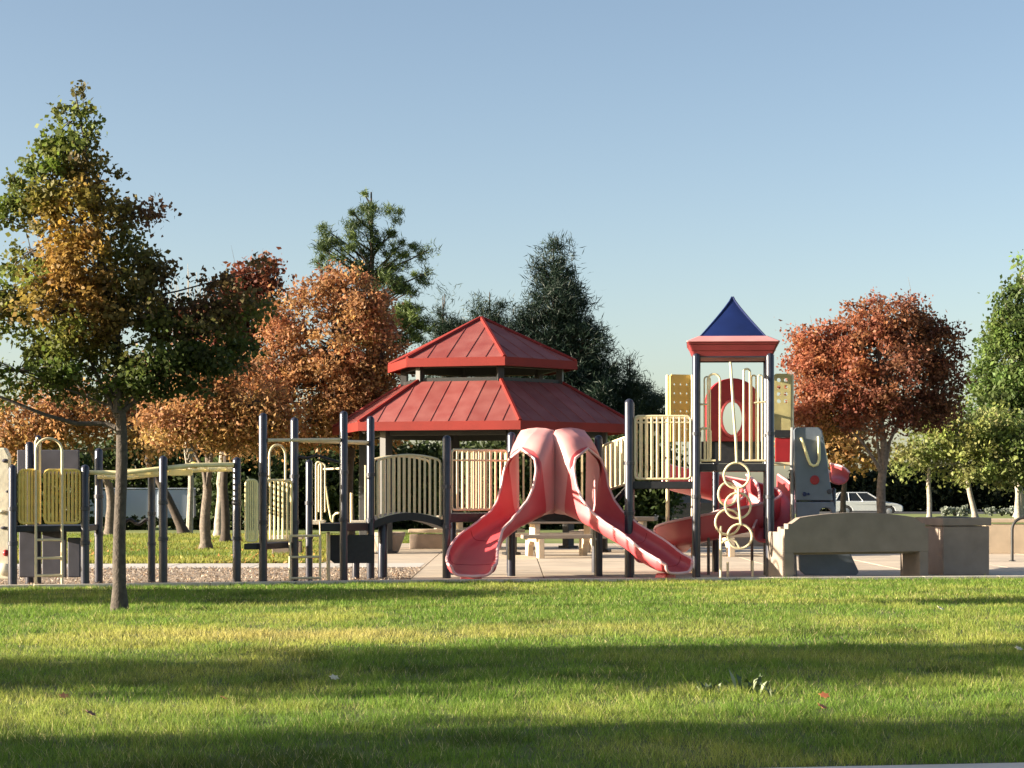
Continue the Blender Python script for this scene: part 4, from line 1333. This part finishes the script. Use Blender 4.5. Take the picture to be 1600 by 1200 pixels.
# ------------------------------------------------------------------ trees
def lawn_tree():
    Y = 22.1
    rows = [(118, 250, 40, 60), (128, 148, 18, 20), (115, 190, 34, 30), (105, 240, 52, 38), (90, 290, 66, 36), (160, 265, 28, 34), (130, 345, 92, 46), (222, 335, 38, 22),
            (50, 320, 34, 28), (15, 345, 30, 34), (45, 390, 66, 42), (150, 420, 98, 60), (238, 395, 28, 34), (90, 490, 110, 60), (215, 480, 80, 62), (300, 520, 80, 50), (370, 465, 52, 40),
            (405, 425, 30, 24), (30, 580, 85, 48), (150, 575, 90, 48), (260, 575, 80, 44), (340, 560, 70, 36), (-25, 500, 50, 70)]
    lobes = lobe_px(rows, Y, .85)
    def colf(p, c, rng):
        px = 800 + c[:, 0] * F / Y; py = HOR - (c[:, 2] - EYE) * F / Y
        n = vnoise(c[:, 0] + c[:, 1], c[:, 2], .45, 12)
        green, gold, red, dark = (.115, .15, .03), (.36, .21, .05), (.17, .08, .045), (.045, .06, .022)
        tg = np.exp(-((px - 120) / 70.) ** 2) * np.clip((py - 240) / 120, 0, 1) * np.clip((560 - py) / 90, 0, 1)
        col = mixcol(green, gold, np.clip(tg * 1.25 * (n * 2.2 - .35), 0, 1))
        tr = np.clip((px - 150) / 110, 0, 1) * np.clip((540 - py) / 90, 0, 1) * .8 + np.clip((260 - py) / 120, 0, 1) * .45 + (n > .62) * .25
        tr = np.clip(tr * (.5 + n * .7), 0, 1)[:, None]
        col = col * (1 - tr) + np.array(red) * tr
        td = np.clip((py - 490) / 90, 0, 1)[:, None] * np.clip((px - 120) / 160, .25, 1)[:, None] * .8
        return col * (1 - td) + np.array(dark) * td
    f1 = [P(182, Y, 668), P(160, Y + .05, 662), P(120, Y - .1, 662), P(70, Y - .2, 648), P(25, Y - .3, 630), P(-20, Y - .3, 612)]
    f2 = [P(186, Y, 650), P(205, Y, 632), P(240, Y + .2, 600), P(300, Y + .3, 560)]
    f3 = [P(184, Y, 655), P(170, Y, 625), P(140, Y + .2, 560), P(110, Y + .1, 480)]
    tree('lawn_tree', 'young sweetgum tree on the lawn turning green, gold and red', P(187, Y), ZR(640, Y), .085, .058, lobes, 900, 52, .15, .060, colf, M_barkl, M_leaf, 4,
         forks=[(f1, .034, .014), (f2, .03, .014), (f3, .03, .012)], shell=.25, limb_r=.35, aspect=.75, keep=lambda c: c[:, 2] > ZR(648, Y), droop=.35, gap=(.26, .36))
lawn_tree()

def orange_col(warm=0.0):
    def f(p, c, rng):
        n = vnoise(c[:, 0] * 1.0 + c[:, 1], c[:, 2], .8, 14)
        h = np.clip((c[:, 2] - 2.0) / 3.5, 0, 1)
        base = mixcol((.43, .25, .10), (.38, .185, .085), np.clip(h * .9 + (n - .5) * .7 + warm, 0, 1))
        return base
    return f

def autumn_trees():
    G = 'autumn trees beyond the path'
    Y = 46.0
    rows = [(525, 535, 60, 100), (538, 445, 36, 28), (490, 478, 40, 36), (450, 505, 42, 40), (578, 500, 40, 50), (598, 560, 32, 55), (585, 610, 46, 50), (510, 605, 90, 60), (425, 575, 48, 40), (395, 625, 60, 46), (560, 660, 75, 40), (450, 655, 80, 42), (370, 665, 55, 36)]
    tree('autumn_tree', 'large rounded orange tree left of the pavilion', P(545, Y), ZR(700, Y), .16, .11, lobe_px(rows, Y, .9), 900, 66, .30, .095, orange_col(.1), M_barkd, M_leaf, 21, group=G, twigs=90, shell=.35)
    Y = 44.0
    rows = [(345, 640, 50, 50), (300, 630, 60, 45), (390, 630, 55, 45), (350, 590, 60, 40), (420, 660, 50, 32), (265, 665, 45, 30), (340, 680, 60, 22)]
    f = [([P(322, Y, 760), P(318, Y, 735), P(303, Y, 705), P(285, Y, 665)], .06, .02), ([P(322, Y, 760), P(330, Y, 715), P(340, Y, 680), P(372, Y, 640)], .06, .02)]
    tree('autumn_tree', 'spreading orange tree with dark trunk behind the overhead ladder', P(322, 44.6), 1.5, .14, .1, lobe_px(rows, Y, .8), 380, 56, .3, .1, orange_col(.0), M_bark, M_leaf, 22, lean=(-.02, 0), group=G, twigs=12, shell=.35, forks=f)
    Y = 56.0
    rows = [(360, 640, 50, 36), (300, 670, 60, 28), (390, 690, 50, 24), (340, 600, 45, 30), (290, 590, 40, 30)]
    tree('autumn_tree', 'thin orange tree with pale trunk just right of the overhead ladder', P(343, 57), 1.6, .16, .11, lobe_px(rows, Y, .8), 190, 50, .38, .12, orange_col(.0), M_barkp, M_leaf, 23, group=G, shell=.35)
    Y = 58.0
    rows = [(100, 655, 70, 38), (40, 665, 60, 36), (150, 640, 55, 34), (90, 620, 50, 30), (0, 690, 60, 30), (200, 665, 50, 30), (240, 690, 45, 26)]
    tree('autumn_tree', 'low orange tree seen beneath the lawn tree crown', P(172, 58.5), 1.6, .17, .12, lobe_px(rows, Y, .8), 300, 50, .4, .13, orange_col(.05), M_bark, M_leaf, 24, group=G, shell=.35)
    # leaning trunk
    Y = 61
    rows = [(235, 610, 55, 36), (275, 640, 50, 34), (200, 640, 45, 30), (250, 580, 40, 28)]
    tree('autumn_tree', 'leaning dark trunked orange tree behind the overhead ladder posts', P(288, 61), 2.3, .15, .1, lobe_px(rows, Y, .8), 190, 36, .4, .16, orange_col(0), M_barkd, M_leaf, 25, lean=(-1.1, 0), group=G, shell=.35)
    # dark red tree behind the lawn tree, right part of its crown
    Y = 50
    rows = [(365, 500, 50, 60), (395, 440, 40, 36), (330, 520, 50, 50), (420, 425, 24, 26), (350, 560, 60, 40), (300, 500, 30, 30), (405, 480, 34, 40)]
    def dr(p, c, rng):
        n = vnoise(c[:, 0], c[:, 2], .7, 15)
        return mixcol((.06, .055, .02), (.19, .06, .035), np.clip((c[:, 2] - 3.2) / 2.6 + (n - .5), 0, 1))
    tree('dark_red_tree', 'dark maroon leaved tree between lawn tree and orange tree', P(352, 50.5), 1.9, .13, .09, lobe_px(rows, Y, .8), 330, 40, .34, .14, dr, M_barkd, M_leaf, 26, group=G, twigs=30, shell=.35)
    # round red tree on the right
    Y = 46
    rows = [(1370, 580, 90, 70), (1295, 545, 44, 44), (1268, 590, 38, 48), (1262, 535, 26, 26), (1340, 505, 44, 34), (1395, 500, 46, 30), (1440, 515, 36, 30), (1470, 545, 34, 40), (1475, 600, 34, 46), (1290, 650, 46, 34), (1445, 645, 44, 30), (1370, 645, 50, 36), (1350, 470, 20, 16), (1420, 480, 18, 14), (1300, 600, 60, 60), (1250, 655, 22, 20)]
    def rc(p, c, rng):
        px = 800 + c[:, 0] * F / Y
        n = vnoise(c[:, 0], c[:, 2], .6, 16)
        a = mixcol((.37, .135, .07), (.17, .075, .042), np.clip((px - 1290) / 190 + (n - .5) * .6, 0, 1))  # paler to the left: the sunlit side is put into leaf colour
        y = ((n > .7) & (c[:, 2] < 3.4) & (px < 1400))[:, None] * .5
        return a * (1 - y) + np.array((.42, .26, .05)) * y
    f = [([P(1379, Y, 745), P(1368, Y, 722), P(1350, Y, 695), P(1330, Y, 670)], .05, .02), ([P(1378, Y, 742), P(1372, Y, 700), P(1368, Y, 660)], .05, .02), ([P(1381, Y, 740), P(1390, Y, 690), P(1410, Y, 650)], .06, .02)]
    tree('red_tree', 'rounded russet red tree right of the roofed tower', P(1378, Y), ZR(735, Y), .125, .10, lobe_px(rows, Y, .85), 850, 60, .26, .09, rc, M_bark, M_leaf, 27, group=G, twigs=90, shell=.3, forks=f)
    Y = 78
    rows = [(1290, 700, 50, 30), (1340, 705, 40, 26), (1260, 690, 40, 30), (1310, 670, 40, 24)]
    tree('autumn_tree', 'small far orange tree below the russet tree', P(1318, 78), 1.7, .14, .1, lobe_px(rows, Y, .8), 160, 34, .5, .2, orange_col(-.05), M_barkd, M_leaf, 28, group=G, shell=.35)
autumn_trees()

def bare_tree():
    Y = 62; rnd = random.Random(77)
    b = P(296, Y)
    root = thing('bare_tree', 'leafless tree of thin upright twigs beside the maroon tree', 'tree', b, 'autumn trees beyond the path')
    MB().tube([b, b + Vector((.05, 0, 1.6)), b + Vector((0, 0, 3.4))], [.12, .09, .05], 8).build('trunk', M_barkp, root, smooth=True)
    br = MB()
    for i in range(44):
        px = 296 + rnd.uniform(-34, 40); top = 408 + abs(px - 296) * .9 + rnd.uniform(0, 50)
        p = P(px, Y + rnd.uniform(-.6, .6), top)
        st = b + Vector((rnd.uniform(-.1, .1), rnd.uniform(-.1, .1), rnd.uniform(2.2, 3.4)))
        mid = Vector((p.x * .8 + st.x * .2, p.y, st.z + (p.z - st.z) * .35))
        br.tube([st, mid, mid.lerp(p, .5) + Vector((rnd.uniform(-.05, .05), 0, 0)), p], [.03, .02, .014, .005], 4)
    br.build('twigs', M_barkp, root, smooth=True)
bare_tree()

def green_trees():
    G = 'green trees along the parking lot'
    def gc(lit, dk):
        def f(p, c, rng):
            n = vnoise(c[:, 0] * .5, c[:, 2], .9, 17)
            return mixcol(dk, lit, n * 1.1)
        return f
    Y = 100
    rows = [(1598, 428, 12, 16), (1592, 462, 30, 28), (1570, 478, 18, 16), (1590, 510, 44, 34), (1550, 530, 20, 16), (1585, 560, 56, 36), (1545, 590, 28, 24), (1585, 610, 64, 38), (1535, 640, 28, 26), (1590, 665, 76, 44), (1640, 560, 40, 90), (1530, 690, 40, 26)]
    tree('green_tree', 'tall dense green tree at the right edge', P(1592, Y), 2.0, .26, .2, lobe_px(rows, Y, .8), 640, 40, .62, .24, gc((.17, .23, .06), (.06, .10, .03)), M_barkp, M_leafg, 31, group=G, shell=.35)
    Y = 92
    rows = [(1455, 690, 48, 36), (1500, 680, 50, 40), (1430, 715, 36, 28), (1490, 725, 50, 26), (1470, 660, 34, 24)]
    tree('green_tree', 'small yellow green tree nearest the russet tree', P(1452, Y), ZR(748, Y), .13, .10, lobe_px(rows, Y, .8), 210, 36, .48, .2, gc((.33, .34, .11), (.17, .20, .06)), M_barkp, M_leafg, 32, group=G, shell=.35)
    rows = [(1530, 690, 45, 36), (1560, 715, 50, 34), (1520, 735, 34, 20), (1545, 660, 40, 30)]
    tree('green_tree', 'pale trunked yellow green tree second from the right edge', P(1524, Y + 2), ZR(752, Y), .15, .11, lobe_px(rows, Y, .8), 180, 36, .48, .2, gc((.29, .31, .1), (.14, .18, .055)), M_barkp, M_leafg, 33, group=G, shell=.35, lean=(-.35, 0))
    rows = [(1600, 720, 45, 34), (1580, 740, 40, 20), (1630, 700, 50, 40)]
    tree('green_tree', 'pale trunked low green tree at the right edge', P(1591, Y + 3), ZR(755, Y), .15, .11, lobe_px(rows, Y, .8), 150, 36, .48, .2, gc((.24, .27, .09), (.12, .15, .05)), M_barkp, M_leafg, 34, group=G, shell=.35)
green_trees()

def pine(label, Y, px, top, lobes_rows, n, lit, dk, seed, lf=.55, cr=.5, nl=46, name='pine_tree', r0=.25):
    rng = np.random.default_rng(seed); rnd = random.Random(seed)
    base = P(px, Y)
    root = thing(name, label, 'pine tree', base, 'conifers behind the pavilion')
    zt = ZR(top, Y)
    MB().tube([(base.x, Y, -.1), (base.x + .05, Y, zt * .5), (base.x, Y, zt - .2)], [r0, r0 * .6, .03], 8).build('trunk', M_barkd, root, smooth=True)
    lob = lobe_px(lobes_rows, Y, .8)
    c, k, d = in_lobes(rng, lob, n, .2)
    br = MB()
    for i in range(len(c)):
        z = max(1.0, c[i][2] - rnd.uniform(.3, 1.0) - .25 * abs(c[i][0] - base.x))
        if rnd.random() < .4: limb(br, (base.x, Y, min(z, zt - .3)), c[i], .05, .02, rnd, .06, 4, 4)
    br.build('branches', M_barkd, root, smooth=True)
    N = n * nl
    ci = np.repeat(np.arange(n), nl)
    sc = rng.uniform(.45, 1.35, n)
    blob = rng.normal(size=(N, 3)) * np.array([.5, .5, .42])
    pos = c[ci] + blob * (cr * sc[ci])[:, None]
    out = blob * .55 + np.array([0, 0, .35]) + rng.normal(size=(N, 3)) * .35
    nn = vnoise(c[:, 0], c[:, 2], .9, 19)[ci]
    cols = mixcol(dk, lit, nn + rng.normal(size=N) * .12) * rng.uniform(.75, 1.25, N)[:, None]
    o = leaves('crown', pos, lf * rng.uniform(.6, 1.3, N), np.clip(cols, .003, 1), M_needle, root, rng, .10, outward=out)
    o['kind'] = 'stuff'
Y = 75
pine('tall open crowned green pine behind the orange tree', Y, 580, 292,
     [(578, 305, 16, 18), (580, 345, 40, 26), (560, 380, 38, 22), (612, 350, 22, 26), (500, 372, 18, 20), (522, 395, 22, 22), (500, 420, 18, 26), (625, 390, 26, 30), (648, 385, 14, 18), (665, 400, 16, 26),
      (620, 430, 36, 26), (655, 440, 26, 24), (598, 445, 40, 22), (640, 490, 30, 18), (660, 520, 30, 26), (600, 510, 60, 34), (560, 420, 30, 18)], 200, (.14, .19, .045), (.03, .055, .02), 41, .27, .27, 120)
Y = 122
pine('broad dark conifer with ragged top behind the pavilion roof', Y, 865, 372,
     [(865, 395, 26, 22), (862, 430, 36, 24), (870, 470, 44, 30), (830, 490, 26, 24), (895, 480, 26, 40), (870, 520, 62, 36), (920, 540, 34, 40), (800, 540, 40, 40), (860, 580, 90, 50), (945, 600, 34, 50), (900, 640, 90, 50)],
     760, (.018, .036, .022), (.009, .02, .014), 42, .5, .76, 80, 'conifer_tree', .35)
pine('twin topped dark conifer left of the broad conifer', Y + 4, 765, 452,
     [(750, 475, 16, 22), (784, 480, 15, 24), (765, 510, 40, 24), (735, 500, 12, 14), (770, 550, 60, 40), (760, 620, 70, 50)], 260, (.022, .04, .022), (.011, .024, .016), 43, .46, .7, 80, 'conifer_tree')
pine('slim dark conifer between pine and pavilion peak', Y, 692, 458,
     [(692, 478, 15, 20), (690, 510, 24, 16), (705, 515, 22, 14), (690, 560, 34, 30), (690, 620, 40, 40)], 130, (.022, .04, .022), (.011, .024, .016), 44, .44, .62, 80, 'conifer_tree')
pine('slim dark conifer right of the pavilion roof', Y, 984, 550,
     [(985, 570, 13, 20), (985, 605, 26, 20), (1000, 625, 34, 22), (980, 660, 40, 40)], 130, (.022, .04, .022), (.011, .024, .016), 45, .44, .62, 80, 'conifer_tree')
pine('short dark conifer beside the tower railing', Y + 3, 1022, 608,
     [(1022, 628, 14, 16), (1020, 660, 24, 30), (1040, 660, 20, 24)], 90, (.04, .06, .03), (.018, .034, .022), 46, .44, .62, 80, 'conifer_tree')

# hedge shrubs
def shrub(px, Y, top, rx, label, group, seed, col=((.03, .05, .015), (.075, .10, .03)), n=110, ls=.2, cat='shrub', name='shrub'):
    rng = np.random.default_rng(seed); rnd = random.Random(seed)
    base = P(px, Y)
    root = thing(name, label, cat, base, group)
    H = ZR(top, Y); k = rx * Y / F
    st = MB()
    lob = [(base.x, Y, H * .45, k, k * .7, H * .5), (base.x + k * .3, Y, H * .65, k * .6, k * .6, H * .33), (base.x - k * .35, Y, H * .55, k * .6, k * .6, H * .38)]
    for l in lob: limb(st, (base.x, Y, -.05), l[:3], .05, .02, rnd, .1, 4, 5)
    st.build('stem', M_barkd, root, smooth=True)
    c, kk, d = in_lobes(rng, lob, n, .3)
    nl = 30
    ci = np.repeat(np.arange(n), nl)
    pos = c[ci] + rng.normal(size=(n * nl, 3)) * .3 * min(.9, H * .3)
    pos[:, 2] = np.maximum(pos[:, 2], .0)
    cols = mixcol(col[0], col[1], vnoise(c[:, 0], c[:, 2], .5, 20)[ci] + rng.normal(size=n * nl) * .15) * rng.uniform(.7, 1.3, n * nl)[:, None]
    o = leaves('foliage', pos, ls * rng.uniform(.6, 1.3, n * nl), np.clip(cols, .003, 1), M_leafg, root, rng, .6)
    o['kind'] = 'stuff'
rr = random.Random(9)
LB = 'dark evergreen shrub in the hedge row behind the pavilion and climbing frames'
for i, px in enumerate(range(-30, 1060, 58)):
    if 120 < px < 320:
        shrub(px, 78, 682 + rr.uniform(-8, 8), 50, LB, 'hedge row behind the pavilion', 100 + i, n=120, ls=.22)
    else:
        shrub(px, 70 + rr.uniform(-2, 2), 684 + rr.uniform(-12, 14), 50, LB, 'hedge row behind the pavilion', 100 + i, n=190, ls=.22)
for i, px in enumerate(range(150, 330, 44)):
    shrub(px, 68, 808, 34, 'low clipped hedge shrub in front of the pale screen wall', 'low hedge by the pale wall', 140 + i, n=40, ls=.12)
for i, px in enumerate(range(1275, 1660, 46)):
    shrub(px, 126, 728 + rr.uniform(-8, 10), 40, 'dark shrub in the far hedge behind the parking lot', 'far hedge behind the parking lot', 160 + i, ((.012, .02, .01), (.035, .05, .02)), n=130, ls=.35)
for i, px in enumerate((1478, 1492, 1506, 1548, 1566, 1580, 1606)):
    shrub(px, 104, 793 + rr.uniform(-3, 3), 9, 'pale grey green tuft in the bed under the green trees', 'pale tufts under the green trees', 180 + i, ((.22, .26, .2), (.45, .48, .42)), n=14, ls=.16, cat='plant', name='pale_tuft')

# trees outside the frame on the left whose long shadows cross the lawn
def side_tree(x, y, zlo, zhi, w_, label, seed, n=420):
    h = (zhi - zlo) / 2
    lob = [(x, y, zlo + h, w_, w_, h), (x, y + w_ * .2, zlo + h * .5, w_ * 1.02, w_, h * .55), (x, y - w_ * .1, zlo + h * 1.5, w_ * .8, w_ * .8, h * .55)]
    tree('street_tree', label, (x, y, 0), zlo + .4, .16, .12, lob, n, 40, .45, .2, orange_col(0), M_bark, M_leaf, seed, group='trees left of the frame', shell=.1, gap=(.8, .36))
side_tree(-21, 11.8, 3.0, 9.5, 1.45, 'tree left of the frame shading the middle of the lawn', 61)
side_tree(-19.5, 6.4, 2.6, 9.0, 1.6, 'tree left of the frame shading the nearest grass', 62)
side_tree(-25, 21.7, 3.6, 5.6, 1.6, 'tree left of the frame shading grass along the kerb', 63, 260)

# ------------------------------------------------------------------ small things on the lawn
def weed(px, py, label, seed, s=1.0):
    Y = EYE * F / (py - HOR)
    rnd = random.Random(seed)
    root = thing('weed_clump', label, 'weed', P(px, Y), 'weeds in the lawn', rz=0)
    for i in range(9):
        a = rnd.uniform(0, 6.28); l = rnd.uniform(.06, .15) * s; w_ = rnd.uniform(.012, .02) * s
        d = Vector((math.cos(a), math.sin(a), 0)); u = Vector((-d.y, d.x, 0))
        b = d * rnd.uniform(0, .1) * s
        up = Vector((0, 0, 1)); t = rnd.uniform(.2, .8)
        p1 = b + d * l * .4 * t + up * l * .55; p2 = b + d * l * t + up * l * rnd.uniform(.6, 1)
        vs = [b - u * w_ * .3, b + u * w_ * .3, p1 + u * w_, p1 - u * w_, p2]
        vs2 = [v + Vector((0, 0, .003)) for v in vs]
        MB().raw(vs + vs2, [(0, 1, 2, 3), (3, 2, 4), (5, 6, 7, 8), (8, 7, 9), (0, 1, 6, 5)]).build('leaf', M_weed if i % 3 else M_weedp, root)
M_weed = mat('weed_leaf', (.05, .085, .025), .6)
M_weedp = mat('pale_weed_leaf', (.26, .30, .17), .7)
weed(1166, 1082, 'tallest broad leaved weed clump at the shadow edge', 71, 1.25)
weed(1182, 1084, 'weed clump just right of the tallest one', 72, .95)
weed(1108, 1084, 'smaller weed clump left of the tallest one', 73, .8)
weed(1208, 1088, 'flat pale weed clump right of the weed cluster', 74, .7)

def fallen_leaf(px, py, label, col, rz, s=.1):
    Y = EYE * F / (py - HOR)
    p = P(px, Y)
    pts = [(0, -.6), (.28, -.35), (.55, -.4), (.42, -.02), (.6, .3), (.25, .28), (0, .7), (-.25, .28), (-.6, .3), (-.42, -.02), (-.55, -.4), (-.28, -.35)]
    M4 = Matrix.Translation((p.x, p.y, .05)) @ Matrix.Rotation(rz, 4, 'Z') @ Matrix.Rotation(R(28), 4, 'X') @ Matrix.Diagonal((s, s, s, 1))
    o = MB().prism(pts, M4, .04).build('fallen_leaf', col)
    tag(o, label, 'leaf', 'fallen leaves on the lawn')
M_lf1 = mat('brown_fallen_leaf', (.20, .085, .04), .7)
M_lf2 = mat('rust_fallen_leaf', (.42, .13, .05), .7)
M_lf3 = mat('pale_fallen_leaf', (.6, .55, .4), .7)
fallen_leaf(100, 1099, 'brown fallen leaf on the near left lawn', M_lf1, .4, .055)
fallen_leaf(142, 1127, 'dark brown fallen leaf nearest the left corner', M_lf1, 1.4, .06)
fallen_leaf(350, 1102, 'small brown fallen leaf left of centre on the near lawn', M_lf1, 2.2, .045)
fallen_leaf(1288, 1098, 'rust fallen leaf right of the weed clumps', M_lf2, .2, .06)
fallen_leaf(1285, 1116, 'rust fallen leaf just below another rust leaf', M_lf2, 1.0, .055)
fallen_leaf(1470, 957, 'pale fallen leaf on the sunny grass before the bench', M_lf3, 1.0, .07)
fallen_leaf(522, 1069, 'pale fallen leaf at the edge of the lawn shadow', M_lf3, .5, .06)
fallen_leaf(1592, 1022, 'pale fallen leaf near the right edge of the lawn', M_lf3, .5, .06)

for o in ROOTS:
    del o['_w']
